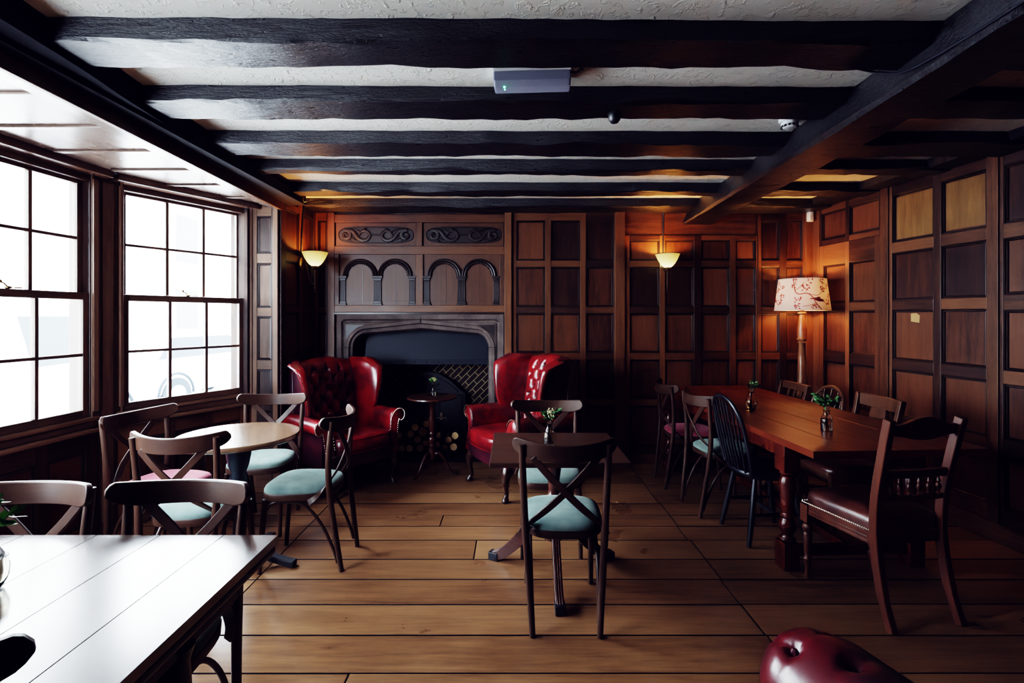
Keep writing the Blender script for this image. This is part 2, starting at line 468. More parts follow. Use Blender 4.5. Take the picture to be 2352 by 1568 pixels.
# ---- beams
def beam_loft(mb, p0, p1, sec, n=40, wob=.006, seed=1):
    """sec(t) -> list of (side, z) offsets; runs from p0 to p1 in plan"""
    r = random.Random(seed)
    p0 = Vector((*p0, 0)); p1 = Vector((*p1, 0)); d = (p1 - p0).normalized(); nrm = Vector((-d.y, d.x, 0))
    k = len(sec(0)); state = [0.0] * (2 * k); rings = []
    for i in range(n + 1):
        t = i / n
        for j in range(2 * k): state[j] = state[j] * .72 + r.uniform(-wob, wob)
        c = p0.lerp(p1, t)
        rings.append([c + nrm * (s + state[2 * j]) + Vector((0, 0, z + state[2 * j + 1])) for j, (s, z) in enumerate(sec(t))])
    mb.loft(rings)
def joist(y0, y1, x0, x1, zb, seed, xl='joist', bow=0.0):
    mb = MB()
    c = (y0 + y1) / 2; h = (y1 - y0) / 2
    def sec(t):
        return [(-h, CEIL + .02), (-h, zb + .012), (-h + .012, zb), (h - .012, zb), (h, zb + .012), (h, CEIL + .02)]
    beam_loft(mb, (x0, c + bow), (x1, c - bow), sec, int((x1 - x0) * 12) + 4, .006, seed)
    return mb
JOISTS = [(1.825, 2.03), (2.35, 2.556), (2.92, 3.15), (3.443, 3.575), (4.036, 4.206)]
names = ['first black ceiling beam from the camera, behind the top strip of plaster',
         'black ceiling beam just behind the emergency light',
         'black ceiling beam just behind the smoke detector',
         'narrow black ceiling beam, second from the back wall',
         'black ceiling beam nearest the one along the back wall']
def gx(y): return 1.447 + .05 * y       # left foot of the big girder
for i, (a, b) in enumerate([(.25, .47), (.77, .98), (1.29, 1.50)] + JOISTS):
    y = (a + b) / 2
    xl = -1.56 - .087 * y
    o = joist(a, b, xl, gx(y) + .12, 2.47, 11 + i, bow=-.012).build('ceiling_beam', M['beam'], smooth=30)
    struct(o, names[i - 3] if i >= 3 else 'black ceiling beam over the near end of the room')
    o = joist(a + .01, b + .02, gx(y) + .22, right_x(y) - .02, 2.475, 41 + i).build('ceiling_beam', M['beam'], smooth=30)
    struct(o, 'short black ceiling beam between the girder and the panelled side wall')
o = joist(4.585, 4.90, -2.0, 3.0, 2.468, 77).build('ceiling_beam', M['beam'], smooth=30)
struct(o, 'black beam running along the top of the back wall')
mb = MB()   # girder
def gsec(t): return [(-.33, CEIL + .02), (-.30, 2.375), (-.275, 2.357), (-.015, 2.357), (0, 2.375), (.07, CEIL + .02)]
# plan direction runs towards the back wall; side + is left
def gsec2(t): return [(-.08, CEIL + .02), (0, 2.372), (-.012, 2.357), (-.275, 2.357), (-.29, 2.372), (-.25, CEIL + .02)]
beam_loft(mb, (gx(-1.35), -1.35), (gx(4.89), 4.89), gsec2, 60, .004, 5)
struct(mb.build('ceiling_beam', M['beam'], smooth=30), 'deep black girder crossing the other beams on the right of the ceiling')
mb = MB()   # beam over right wall
def rsec(t): return [(0, CEIL + .02), (0, 2.492), (.20, 2.492), (.22, CEIL + .02)]
beam_loft(mb, (right_x(-1.35), -1.35), (right_x(4.88), 4.88), rsec, 50, .004, 6)
struct(mb.build('ceiling_beam', M['beam'], smooth=30), 'black beam along the top of the panelled side wall')
def lx(y): return -1.98 - .042 * (y - 4.18)     # fascia plane over the bay opening
mb = MB()
def lsec(t):
    y = lerp(-1.35, 4.89, t); w = (-1.56 - .087 * y) - lx(y)
    return [(.02, CEIL + .02), (.02, 2.44), (-.03, 2.437), (-max(w, .03), 2.440), (-max(w, .04) - .01, CEIL + .02)]
beam_loft(mb, (lx(-1.35), -1.35), (lx(4.89), 4.89), lsec, 60, .004, 8)
struct(mb.build('ceiling_beam', M['beam_dull'], smooth=30), 'black beam above the bay window opening')

# ---- panelling builder
class Wall:
    def __init__(s, O, U, N):
        s.O = Vector((*O, 0)); s.U = Vector((*U, 0)).normalized(); s.N = Vector((*N, 0)).normalized()
        s.mb = MB()
    def P(s, u, z, d=0.0): return s.O + s.U * u + s.N * d + Vector((0, 0, z))
    def block(s, u0, u1, z0, z1, d0, d1, mat=1, tone=None, grain=0.0):
        m = s.mb; m.mat = mat; m.tone = rnd.random() if tone is None else tone; m.grain = grain
        b = len(m.v)
        for z in (z0, z1):
            for u, d in ((u0, d0), (u1, d0), (u1, d1), (u0, d1)): m.v.append(s.P(u, z, d))
        for q in ((3, 2, 1, 0), (4, 5, 6, 7), (0, 1, 5, 4), (1, 2, 6, 5), (2, 3, 7, 6), (3, 0, 4, 7)): m.face([b + i for i in q])
    def panel(s, u0, u1, z0, z1, t=.022, mw=.020, tone=None):
        m = s.mb; m.mat = 0; m.tone = rnd.random() if tone is None else tone; m.grain = 0
        m.poly([s.P(u0, z0, .002), s.P(u1, z0, .002), s.P(u1, z1, .002), s.P(u0, z1, .002)])
        m.mat = 2
        a = [(u0, z0), (u1, z0), (u1, z1), (u0, z1)]
        steps = ((0, t - .003), (mw * .25, t - .003), (mw * .45, t * .45), (mw * .8, t * .5), (mw, .002))
        for (i0, d0), (i1, d1) in zip(steps[:-1], steps[1:]):
            for k in range(4):
                if k == 0 and s.scribe:      # plain chamfer under each panel instead of a moulding
                    pass
                q = []
                for (kk, ins, dd) in ((k, i0, d0), ((k + 1) % 4, i0, d0), ((k + 1) % 4, i1, d1), (k, i1, d1)):
                    u, z = a[kk]
                    u = u + ins if u == u0 else u - ins; z = z + ins if z == z0 else z - ins
                    q.append(s.P(u, z, dd))
                m.poly(q)
    scribe = True
    def section(s, u0, u1, z0, z1, cols, rows, t=.022, tone=None, skip=()):
        """stiles run full height, rails between them, a panel in each opening"""
        s.block(u0, u1, z0, z1, -.03, 0, 0, .4)
        us = [u0] + [c for col in cols for c in col] + [u1]
        for k in range(0, len(us), 2):
            if us[k + 1] - us[k] > .002: s.block(us[k], us[k + 1], z0, z1, 0, t + .001, 1, tone)
        zs = [z0] + [c for r in rows for c in r] + [z1]
        for (a, b) in cols:
            for k in range(0, len(zs), 2):
                if zs[k + 1] - zs[k] > .002: s.block(a, b, zs[k], zs[k + 1], 0, t, 1, tone, 1.0)
            for (c, d) in rows: s.panel(a, b, c, d, t)
    def build(s, name, label=None, mats=None):
        return struct(s.mb.build(name, mats or [M['panel'], M['panel_frame'], M['mould']], smooth=0, bevel=.0025), label)

X0_, X1_ = sx(777), sx(1157)
ROWZ = [(sz(1008), sz(931)), (sz(916), sz(825)), (sz(810), sz(719)), (sz(705), sz(613)), (sz(599), sz(507))]
W = Wall((0, YB), (1, 0), (0, -1))
W.section(-1.97, sx(757), 0, 2.49, [(sx(732), sx(752))], ROWZ)
# plain band behind the overmantel
W.block(sx(757), sx(1176), sz(725), 2.49, -.03, 0, 0, .4)
cols3 = [(sx(1186), sx(1252)), (sx(1265), sx(1332)), (sx(1345), sx(1409))]
W.section(sx(1175), sx(1411), .0, 2.49, cols3, [(.16, sz(931))] + ROWZ[1:])
W.block(sx(1411), sx(1433), 0, 2.49, -.03, .045, 1, .72)
cols4 = [(sx(1445), sx(1514)), (sx(1526), sx(1593)), (sx(1609), sx(1674)), (sx(1688), sx(1734))]
W.block(sx(1433), sx(1738), sz(541), 2.49, -.03, .012, 1, .5, 1)
W.section(sx(1433), sx(1738), .0, sz(541), cols4, [(.16, sz(931))] + ROWZ[1:4] + [(sz(599), sz(552))])
W.block(sx(1738), sx(1745), 0, 2.49, -.03, .03, 1, .6)
cols5 = [(sx(1746), sx(1788)), (sx(1803), sx(1841))]
W.section(sx(1745), sx(1845), .0, 2.49, cols5, [(.16, sz(931))] + ROWZ[1:])
W.block(sx(1845), 3.02, 0, 2.49, -.03, .05, 1, .82)
W.block(-2.0, 3.05, 2.46, 2.6, -.06, -.03, 1, .4, 1)
W.build('wall_back', 'oak panelled back wall')
W = Wall((0, YB), (1, 0), (0, -1))
W.block(sx(1175), 2.99, .0, .095, 0, .040, 1, .75, 1)
W.build('baseboard_back', 'oak baseboard of the back wall')
# right wall, u runs from the back corner towards the camera
ru = Vector((.0973, -1)).normalized(); rn = Vector((-ru.y * -1, 0)); rn = Vector((-1, -.0973)).normalized()
W = Wall((2.98, YB), ru, rn)
def uy(y): return (YB - y) * sqrt(1 + .0973 ** 2)
R5 = [(.22, .56), (.655, 1.03), (1.105, 1.50), (1.575, 1.955), (2.035, 2.42)]
W.block(0, uy(4.75), 0, 2.49, -.03, .03, 1, .7)
W.block(uy(4.05), uy(3.975), 0, 2.49, -.03, .035, 1, .5)
W.section(uy(3.975), uy(3.225), .12, 2.49, [(uy(3.95), uy(3.60)), (uy(3.545), uy(3.235))], R5)
W.block(uy(3.225), uy(3.155), 0, 2.49, -.03, .035, 1, .55)
y = 3.155
while y > -1.3:
    y1 = y - .75
    W.section(uy(y), uy(y1 + .07), .12, 2.49, [(uy(y - .02), uy(y - .32)), (uy(y - .37), uy(y - .67))], [(a + .01 * (i % 2), b - .01) for i, (a, b) in enumerate(R5)])
    W.block(uy(y1 + .07), uy(y1), 0, 2.49, -.03, .035, 1)
    y = y1
# frieze above the door
W.section(uy(4.75), uy(4.05), 2.12, 2.49, [(uy(4.73), uy(4.43)), (uy(4.39), uy(4.07))], [(2.17, 2.43)])
# two brighter panels high on the wall and a pale scrape, drawn as separate faces in front
W.mb.mat = 3
for a, b in ((3.925, 3.625), (3.522, 3.258)):
    W.mb.poly([W.P(uy(a), 2.06, .0035), W.P(uy(b), 2.06, .0035), W.P(uy(b), 2.395, .0035), W.P(uy(a), 2.395, .0035)])
W.mb.mat = 4
W.mb.poly([W.P(uy(3.80), 1.41, .004), W.P(uy(3.73), 1.40, .004), W.P(uy(3.725), 1.455, .004), W.P(uy(3.755), 1.475, .004), W.P(uy(3.80), 1.47, .004)])
M['bright_panel'] = wood('pale_oak_panel', (.085, .038, .013), (.27, .15, .055), .42, 'z')
M['scrape'] = plain('bare_oak_scrape', (.42, .27, .12), .6)
W.build('wall_right', 'oak panelled side wall', [M['panel'], M['panel_frame'], M['mould'], M['bright_panel'], M['scrape']])
W = Wall((2.98, YB), ru, rn)
W.block(0.06, uy(4.75), 0, .12, .03, .05, 1, .6, 1)
W.block(uy(4.05), uy(-1.3), 0, .12, -.03, .045, 1, .6, 1)
W.build('baseboard_right', 'oak baseboard of the side wall')
# door in the right wall
W = Wall((2.98, YB), ru, rn)
W.section(uy(4.75), uy(4.05), 0.0, 2.12, [(uy(4.70), uy(4.43)), (uy(4.385), uy(4.11))], [(.18, .56), (.64, 1.03), (1.11, 1.50), (1.57, 1.93)], .026)
W.build('door_1', 'panelled oak door beside the floor lamp')
# left wall between bay and back wall
W = Wall((-1.96, YB), (-.03, -1), (1, -.03))
W.section(0, .70, 0, 2.49, [(.06, .30), (.36, .62)], ROWZ)
W.build('wall_left', 'panelled wall between the bay window and the back wall')
# wall behind the camera and left of it
W = Wall((lx(.95) + .02, .95), (0, -1), (1, 0))
W.section(0, 2.3, 0, 2.49, [(.06 + .4 * k, .40 + .4 * k) for k in range(5)], ROWZ)
W.build('wall_left', 'panelled wall on the window side behind the camera')
W = Wall((-2.0, -1.32), (1, 0), (0, 1))
W.section(0, 5.75, 0, 2.49, [(.06 + .45 * k, .45 + .45 * k) for k in range(12)], ROWZ)
W.build('wall_front', 'panelled wall behind the camera')

mb = MB()
mb.box((-2.1, 5.46, -.1), (3.9, 5.6, 2.7)); mb.box((3.72, -1.5, -.1), (3.9, 5.5, 2.7)); mb.box((-2.1, -1.6, -.1), (3.9, -1.42, 2.7)); mb.box((-2.12, 4.30, -.1), (-2.02, 5.5, 2.7)); mb.box((-2.12, -1.5, -.1), (-2.02, .85, 2.7))  # black slabs added outside the walls to block light leaks
struct(mb.build('leak_shell', M['dark_gap'], smooth=0), 'unseen shell added around the room to stop light leaks')
W = Wall((0, YB), (1, 0), (0, -1)); W.block(sx(755), X0_ + .01, 0, 1.5, -.06, -.004, 0, .3); W.block(X1_ - .01, sx(1180), 0, 1.5, -.06, -.004, 0, .3)  # backing added behind the gaps to close light leaks
W.build('trim_9', 'backing boards added beside the fireplace to stop light leaks')
# ---- bay window
J0 = (-2.215, 4.18); A = (-2.235, 4.14); B = (-2.668, 3.34); C = (-2.700, 3.165); D = (-2.776, 2.215); E = (-2.75, 1.74); F = (-2.33, .95)
M['head'] = wood('polished_head_board', (.05, .026, .017), (.13, .07, .045), .2, 'y', bump=.03, spec=.8)
BAYM = [M['bay_wood'], M['bay_wood'], M['mould'], M['mould']]
def seg(p, q):
    p = Vector(p); q = Vector(q); u = (q - p).normalized(); n = Vector((-u.y, u.x))
    if n.x < 0 and abs(n.x) > .3: n = -n
    return p, u, n, (q - p).length
# reveals
W = Wall(J0, (1, 0), (0, -1))
W.section(0, .24, 0, 2.46, [(.055, .18)], [(.14, .55), (.63, 1.00), (1.077, 1.45), (1.52, 1.90), (1.98, 2.30)], .016)
W.block(.20, .24, 0, 2.46, 0, .035, 1, .95)
W.block(0, .02, .75, 2.37, 0, .03, 1, .9)
W.build('trim_1', 'panelled reveal at the far end of the bay window', BAYM)
W = Wall((F[0], F[1] - .03), (1, 0), (0, 1))
W.section(0, .50, 0, 2.37, [(.10, .40)], [(.10, .45), (.55, .98), (1.06, 1.46), (1.54, 1.91), (2.0, 2.31)], .016)
W.build('trim_2', 'panelled reveal at the near end of the bay window', BAYM)

def window(idx, p, q, cols, label):
    """p is the end further from the camera; built in a frame with u from p to q, d inward"""
    p, u, n, L = seg(p, q)
    root = bpy.data.objects.new('window_%d' % idx, None); COL.objects.link(root); struct(root, label)
    W = Wall(p, u, n)
    # fixed frame
    Z0, Z1 = .795, 2.35
    W.block(0, .022, Z0, Z1, -.14, .005, 1, .12); W.block(L - .022, L, Z0, Z1, -.14, .005, 1, .12)
    W.block(.022, L - .022, Z1 - .04, Z1, -.14, .005, 1, .4, 1); W.block(.022, L - .022, Z0, Z0 + .03, -.14, .0, 1, .4, 1)
    W.block(.004, .016, Z0, Z1, .005, .014, 1, .9); W.block(L - .016, L - .004, Z0, Z1, .005, .014, 1, .9)
    W.mb.build('window_frame', BAYM, root, 0, .003)
    def sash(name, z0, z1, d0, d1, bot, top):
        S = Wall(p, u, n); a, b = .023, L - .023; st = .037
        S.block(a, a + st, z0, z1, d0, d1, 1, .45); S.block(b - st, b, z0, z1, d0, d1, 1, .45)
        S.block(a + st, b - st, z0, z0 + bot, d0, d1, 1, .4, 1); S.block(a + st, b - st, z1 - top, z1, d0, d1, 1, .5, 1)
        ia, ib = a + st, b - st; dm = (d0 + d1) / 2
        for k in range(1, cols):
            c = lerp(ia, ib, k / cols); S.block(c - .0105, c + .0105, z0 + bot, z1 - top, dm - .016, dm + .016, 1, .5)
        zm = (z0 + bot + z1 - top) / 2
        S.block(ia, ib, zm - .0095, zm + .0095, dm - .0155, dm + .0155, 1, .5, 1)
        o = S.mb.build(name, BAYM, root, 0, .003)
        G = MB(); S2 = Wall(p, u, n)
        G.poly([S2.P(ia, z0 + bot, dm), S2.P(ib, z0 + bot, dm), S2.P(ib, z1 - top, dm), S2.P(ia, z1 - top, dm)])
        G.build('glass', M['pane'], o, 0)
        return o
    sash('upper_sash', 1.555, 2.325, -.078, -.042, .045, .035)
    lo = sash('lower_sash', .806, 1.60, -.038, -.002, .050, .045)
    fm = MB(); c = L * .5
    W2 = Wall(p, u, n); q0 = W2.P(c, 1.60, -.02)
    fm.ball(q0 + Vector((0, 0, .008)), .012, sc=(1.6, 1.6, .7))
    fm.tube([q0 + Vector((0, 0, .01)), q0 + Vector((0, 0, .03)) + W2.U * .02, q0 + Vector((0, 0, .035)) + W2.U * .035], .004, 6)
    fm.ball(q0 + Vector((0, 0, .040)) + W2.U * .038, .009)
    fm.tube([q0 + Vector((0, 0, .008)) - W2.U * .03, q0 + Vector((0, 0, .010)) - W2.U * .07], .0035, 6)
    fm.build('sash_fastener', M['brass'], lo)
    # sill with two ledges, then the panelled apron to the floor
    S = Wall(p, u, n)
    S.block(-.03, L + .03, .780, .805, -.14, .030, 1, .85, 1)
    S.block(-.02, L + .02, .735, .780, -.10, .014, 1, .5, 1)
    S.block(-.03, L + .03, .708, .735, -.10, .052, 1, .9, 1)
    S.mb.build('window_sill', BAYM, root, 0, .008)
    # head lining catching the light above the sash
    S = Wall(p, u, n)
    S.block(-.05, L + .05, 2.348, 2.405, -.14, .105, 1, .3, 1)
    S.mb.build('window_head', [M['head'], M['head']], root, 0, .005)
    return W
W1 = window(1, A, B, 3, 'three-pane-wide sash window at the far end of the bay')
W2_ = window(2, C, D, 3, 'wide sash window in the middle of the bay')
W3 = window(3, E, F, 3, 'sash window at the near end of the bay')
k = 0
for p, q in ((A, B), (C, D), (E, F)):
    p_, u, n, L = seg(p, q); W = Wall(p_, u, n)
    nc = 3 if L < 1 else 4; cw = (L - .06) / nc
    W.section(-.03, L + .03, 0, .708, [(.03 + cw * i + .03, .03 + cw * (i + 1) - .03) for i in range(nc)], [(.12, .60)], .016)
    k += 1
    W.build('wall_bay_%d' % k, 'panelled apron below the bay window')
for (p, q, lb) in ((B, C, 'post between the two visible bay windows'), (D, E, 'unseen pier at the near corner of the bay, widened to cut daylight')):  # near pier is out of view, made wide so less daylight crosses the room
    p_, u, n, L = seg(p, q); W = Wall(p_, u, n)
    W.block(-.005, L + .005, 0, 2.40, -.16, .012, 1, .35)
    W.block(L * .30, L * .72, .10, 2.33, .012, .020, 1, .55)
    W.block(-.012, .012, .84, 2.33, .0, .028, 1, .75); W.block(L - .02, L + .012, .84, 2.33, .0, .028, 1, .85)
    W.block(-.02, L + .02, .708, .735, -.02, .052, 1, .9, 1)
    k += 1; W.build('trim_%d' % k, lb, BAYM)
W = Wall(J0, (0, -1), (1, 0)); W.block(-.02, .06, 0, 2.4, -.14, .0, 1, .15); W.build('trim_6', 'narrow post beside the far reveal', BAYM)
# soffit of the bay: framed boards
mb = MB()
outline = [(lx(4.18), 4.19), (-2.20, 4.19), (-2.56, 3.37), (-2.60, 3.12), (-2.69, 1.95), (-2.62, 1.75), (-2.25, .92), (lx(.92), .92)]
mb.loft([[(x, y, 2.392) for x, y in outline], [(x, y, 2.412) for x, y in outline]])
def bay_out(y):     # outer edge of the soffit at y
    for (x0, y0), (x1, y1) in zip(outline[1:-1], outline[2:]):
        if y1 <= y <= y0: return lerp(x0, x1, (y0 - y) / (y0 - y1))
    return -2.2
mb.mat = 1
yy = 1.0
while yy < 4.2:
    xo = bay_out(yy)
    mb.box((xo + .03, yy - .018, 2.380), (lx(yy) - .11, yy + .018, 2.3925))
    mb.mat = 2; mb.box((xo + .03, yy + .018, 2.383), (lx(yy) - .11, yy + .028, 2.3924)); mb.mat = 1
    yy += .36
mb.loft([[(lx(y) - .11, y, 2.376), (lx(y) - .0, y, 2.372), (lx(y) - .0, y, 2.393), (lx(y) - .11, y, 2.393)] for y in (.92, 4.2)])
struct(mb.build('trim_7', [M['soffit'], M['soffit'], M['mould']], smooth=0, bevel=.003), 'panelled soffit of the bay window')
mb = MB()
mb.loft([[(lx(y) - .002, y, 2.352), (lx(y) + .025, y, 2.352), (lx(y) + .025, y, 2.45), (lx(y) - .002, y, 2.45)] for y in (-1.3, .92, 4.22)])
struct(mb.build('trim_8', M['panel_frame'], smooth=0, bevel=.004), 'oak fascia board along the bay opening')
mb = MB()   # closed roof over the bay
mb.loft([[(x, y, z) for x, y in [(-1.8, 4.3), (-2.5, 4.3), (-3.0, 3.3), (-3.05, 1.8), (-2.5, .8), (-1.8, .8)]] for z in (2.42, 2.50)])
struct(mb.build('roof_bay', M['dark_gap'], smooth=0), 'roof over the bay')

# ------------------------------------------------------------------ fireplace
c0 = sx(967); half = .665
def arch_z(x, a, zap, zsh, rc):
    t = abs(x - c0)
    if t >= a: return -1
    z = zap - (zap - zsh) * t / a
    e = a - t
    if e < rc: z -= (rc - sqrt(max(rc * rc - (rc - e) ** 2, 0))) * 1.1
    return z
def arch_ring(a, zap, zsh, rc, d, angs, zc=.95):
    out = []
    nj = 6
    for i in range(nj): out.append((c0 - a, lerp(0.0, zc, i / nj), d))
    for th in angs:
        dx, dz = -cos(th), sin(th); lo, hi = 0, 2.5
        for _ in range(40):
            m = (lo + hi) / 2
            if zc + dz * m < arch_z(c0 + dx * m, a, zap, zsh, rc): lo = m
            else: hi = m
        out.append((c0 + dx * lo, zc + dz * lo, d))
    for i in range(nj): out.append((c0 + a, lerp(0.0, zc, 1 - (i + 1) / nj), d))
    return out
def rect_ring(x0, x1, zt, d, angs, zc=.95):
    out = []; nj = 6
    for i in range(nj): out.append((x0, lerp(0.0, zc, i / nj), d))
    for th in angs:
        dx, dz = -cos(th), sin(th); t = 9
        if dx < -1e-6: t = min(t, (x0 - c0) / dx)
        if dx > 1e-6: t = min(t, (x1 - c0) / dx)
        if dz > 1e-6: t = min(t, (zt - zc) / dz)
        out.append((c0 + dx * t, zc + dz * t, d))
    for i in range(nj): out.append((x1, lerp(0.0, zc, 1 - (i + 1) / nj), d))
    return out
X0, X1, ZT = sx(777), sx(1157), sz(722)
corner = math.atan2(ZT - .95, c0 - X0)
angs = sorted(set([pi * i / 48 for i in range(49)] + [corner, pi - corner, .06, pi - .06, .10, .14]))
mb = MB()
F_ = lambda d: YB - d
rings = [rect_ring(X0, X1, ZT, F_(-.02), angs), rect_ring(X0, X1, ZT, F_(.050), angs), rect_ring(X0 + .045, X1 - .045, ZT - .045, F_(.050), angs),
         rect_ring(X0 + .060, X1 - .060, ZT - .062, F_(.022), angs), rect_ring(X0 + .070, X1 - .070, ZT - .072, F_(.022), angs),
         rect_ring(X0 + .078, X1 - .078, ZT - .082, F_(.035), angs)]
rings += [arch_ring(half + .075, 1.425, 1.345, .20, F_(.035), angs), arch_ring(half + .065, 1.415, 1.335, .19, F_(.045), angs),
          arch_ring(half + .040, 1.385, 1.31, .16, F_(.045), angs), arch_ring(half + .030, 1.375, 1.30, .15, F_(.018), angs),
          arch_ring(half + .010, 1.335, 1.275, .12, F_(.010), angs), arch_ring(half, 1.315, 1.262, .11, F_(-.03), angs), arch_ring(half, 1.315, 1.262, .11, F_(-.14), angs)]
fix = [[(x, d, z) for (x, z, d) in r] for r in rings]
mb.loft(fix, cap=False, wrap=False)
surround = thing('fireplace_surround', 'brown stone fireplace surround with a flat pointed arch under the carved overmantel', 'fireplace', (0, 0, 0))
mb.build('stone_frame', M['stone'], surround, 30)
for s in (-1, 1):     # sunk spandrel triangles
    mb = MB(); a = c0 + s * .735; zt = ZT - .098
    mb.poly([(a, YB - .0365, zt), (a - s * .33, YB - .0365, zt - .012), (a - s * .13, YB - .0365, zt - .045), (a - s * .045, YB - .0365, zt - .085), (a - s * .004, YB - .0365, zt - .15)])
    mb.build('spandrel', M['carve'], surround, 0)
for s in (-1, 1): # dark joints in the stone
    mb = MB(); mb.box((c0 + s * (half + .045) - .045, YB - .0515, sz(797) - .002), (c0 + s * (half + .045) + .03, YB - .044, sz(797) + .002))
    mb.build('joint', M['dark_gap'], surround, 0)
mb = MB(); mb.box((c0 + .002, YB - .0515, 1.385), (c0 + .006, YB - .03, ZT - .02))
mb.build('joint', M['dark_gap'], surround, 0)
# firebox shell
mb = MB()
fx0, fx1, fy = c0 - half - .03, c0 + half + .03, 5.42
mb.poly([(fx0, fy, 0), (fx1, fy, 0), (fx1, fy, 1.6), (fx0, fy, 1.6)])
mb.mat = 1
mb.poly([(fx0, YB + .1, 0), (fx0, fy, 0), (fx0, fy, 1.6), (fx0, YB + .1, 1.6)])
mb.poly([(fx1, YB + .1, 0), (fx1, fy, 0), (fx1, fy, 1.6), (fx1, YB + .1, 1.6)])
mb.poly([(fx0, YB - .02, 1.6), (fx1, YB - .02, 1.6), (fx1, fy, 1.6), (fx0, fy, 1.6)])
mb.box((fx0, YB + .02, -.05), (fx1, fy, .004))
struct(mb.build('wall_firebox', [M['brick'], M['hearth']], smooth=0), 'brick lined firebox')
# hood plate
mb = MB()
hx0, hx1 = sx(826), sx(1119)
mb.loft([[(hx0 + .02, YB + .22, 1.46), (hx1, YB + .22, 1.46), (hx1, YB + .235, 1.46), (hx0 + .02, YB + .235, 1.46)],
         [(hx0, YB + .160, .99), (hx1, YB + .160, .99), (hx1, YB + .175, .99), (hx0, YB + .175, .99)]])
hood = thing('fireplace_hood', 'black sheet metal smoke hood hanging inside the stone fireplace arch', 'hood', (0, 0, 0))
M['hoodmetal'] = plain('blue_black_sheet', (.010, .013, .019), .55, 0.0, Specular_IOR_Level=.35)
mb.build('hood_plate', M['hoodmetal'], hood, 0, .002)
mb = MB()
mb.box((hx0 - .005, YB + .146, .957), (hx1 + .005, YB + .158, 1.006))
for i in range(11):
    mb.ball((lerp(hx0 + .04, hx1 - .03, i / 10), YB + .146, .982), .008, sc=(1, .6, 1))
mb.build('riveted_flange', M['hoodmetal'], hood, 30, .0015)
# fireback
mb = MB()
fb = [(-1.28, .006), (-1.28, .62), (-1.22, .66), (-1.12, .76), (-1.0, .83), (-.90, .855), (-.78, .83), (-.66, .76), (-.56, .66), (-.50, .62), (-.50, .006)]
mb.loft([[(x, 5.30, z) for x, z in fb], [(x, 5.335, z) for x, z in fb]])
fbo = thing('fireback', 'black cast iron fireback with an arched top standing behind the logs', 'fireback', (0, 0, 0))
mb.build('plate', M['castiron'], fbo, 0, .006)
mb = MB()
for x in (-1.24, -.94, -.78, -.54): mb.tube([(x, 5.297, .03), (x, 5.297, .60)], .007, 6)
mb.tube([(-1.24, 5.297, .60), (-.54, 5.297, .60)], .007, 6)
for i in range(7):
    a = pi * i / 6
    mb.tube([(-.89 + .05 * cos(a), 5.297, .66 + .03 * sin(a)), (-.89 + .12 * cos(a), 5.297, .66 + .13 * sin(a))], .008, 6)
mb.tube(catmull([(-1.2, 5.297, .64), (-1.05, 5.297, .75), (-.89, 5.297, .80), (-.73, 5.297, .75), (-.58, 5.297, .64)], 20), .008, 6)
mb.build('relief', M['castiron'], fbo)
# andirons
def andiron(x, label):
    r = thing('firedog', label, 'firedog', (x, 4.985, 0), 0, 'firedogs in the hearth')
    m = MB()
    m.tube([(0, 0, .10), (0, 0, .40)], .012, 8); m.ball((0, 0, .30), .022, sc=(1, 1, 1.4)); m.ball((0, 0, .20), .026)
    m.build('shaft', M['iron'], r)
    m = MB()
    m.ball((0, 0, .455), .016, sc=(1, 1, 1.6)); m.tube([(0, 0, .40), (0, 0, .44)], .006, 6)
    for s in (-1, 1): m.tube(catmull([(0, 0, .405), (s * .025, 0, .425), (s * .045, 0, .42), (s * .05, 0, .40)], 8), [.008, .004], 6)
    m.build('fleur_finial', M['pewter'], r)
    m = MB()
    for s in (-1, 1): m.tube(catmull([(0, 0, .11), (s * .05, 0, .09), (s * .08, 0, .012)], 8), .011, 6)
    m.tube([(0, 0, .10), (0, .03, .09), (0, .045, .01)], .010, 6)
    m.build('foot', M['iron'], r)
    return r
andiron(-.715, 'dark iron firedog with a three-pointed finial standing right of the tripod table stem')
# logs (cut ends face the room)
logs = [(917, 1001, 8), (923.5, 1028.5, 8.6), (944, 996, 9), (941.5, 1028.5, 9), (954, 980.5, 9), (971, 992, 11.5), (959, 1010, 9.2),
        (965, 1027.5, 9.8), (980, 972.5, 8.6), (978, 1017, 7.5), (1010, 1000, 8.8), (1004.5, 1022, 7.5), (1020, 1029.5, 8.6), (1029, 1011, 8.6), (1041.5, 1026.5, 9.5), (1045, 1000, 9), (989, 1030, 8), (991.5, 1004.5, 6.0), (899, 1028, 8.6), (898, 1008, 8)]
YL = 5.06; kx = YL / 1130
loglab = ['small log lying on the left slope of the stack', 'log on the bottom row, left of the split one', 'log sitting in the second row up, left of the big log', 'log on the bottom row under the left gap',
          'pale round log at the very top of the stack', 'thickest log, just below the top of the stack', 'reddish log in the middle of the stack', 'bottom row log left of the table stem', 'shadowed log at the top beside the stem',
          'small cracked log touching the table stem on its left', 'upright oval log end right of the table stem', 'low reddish log just right of the table stem', 'bottom row log under the firedog',
          'bright log end lying alone toward the right armchair', 'bottom log partly hidden by the right armchair', 'upper log partly hidden by the right armchair', 'bottom log behind the table stem', 'log behind the table stem, second row', 'bottom log beside the left armchair', 'upper log beside the left armchair']
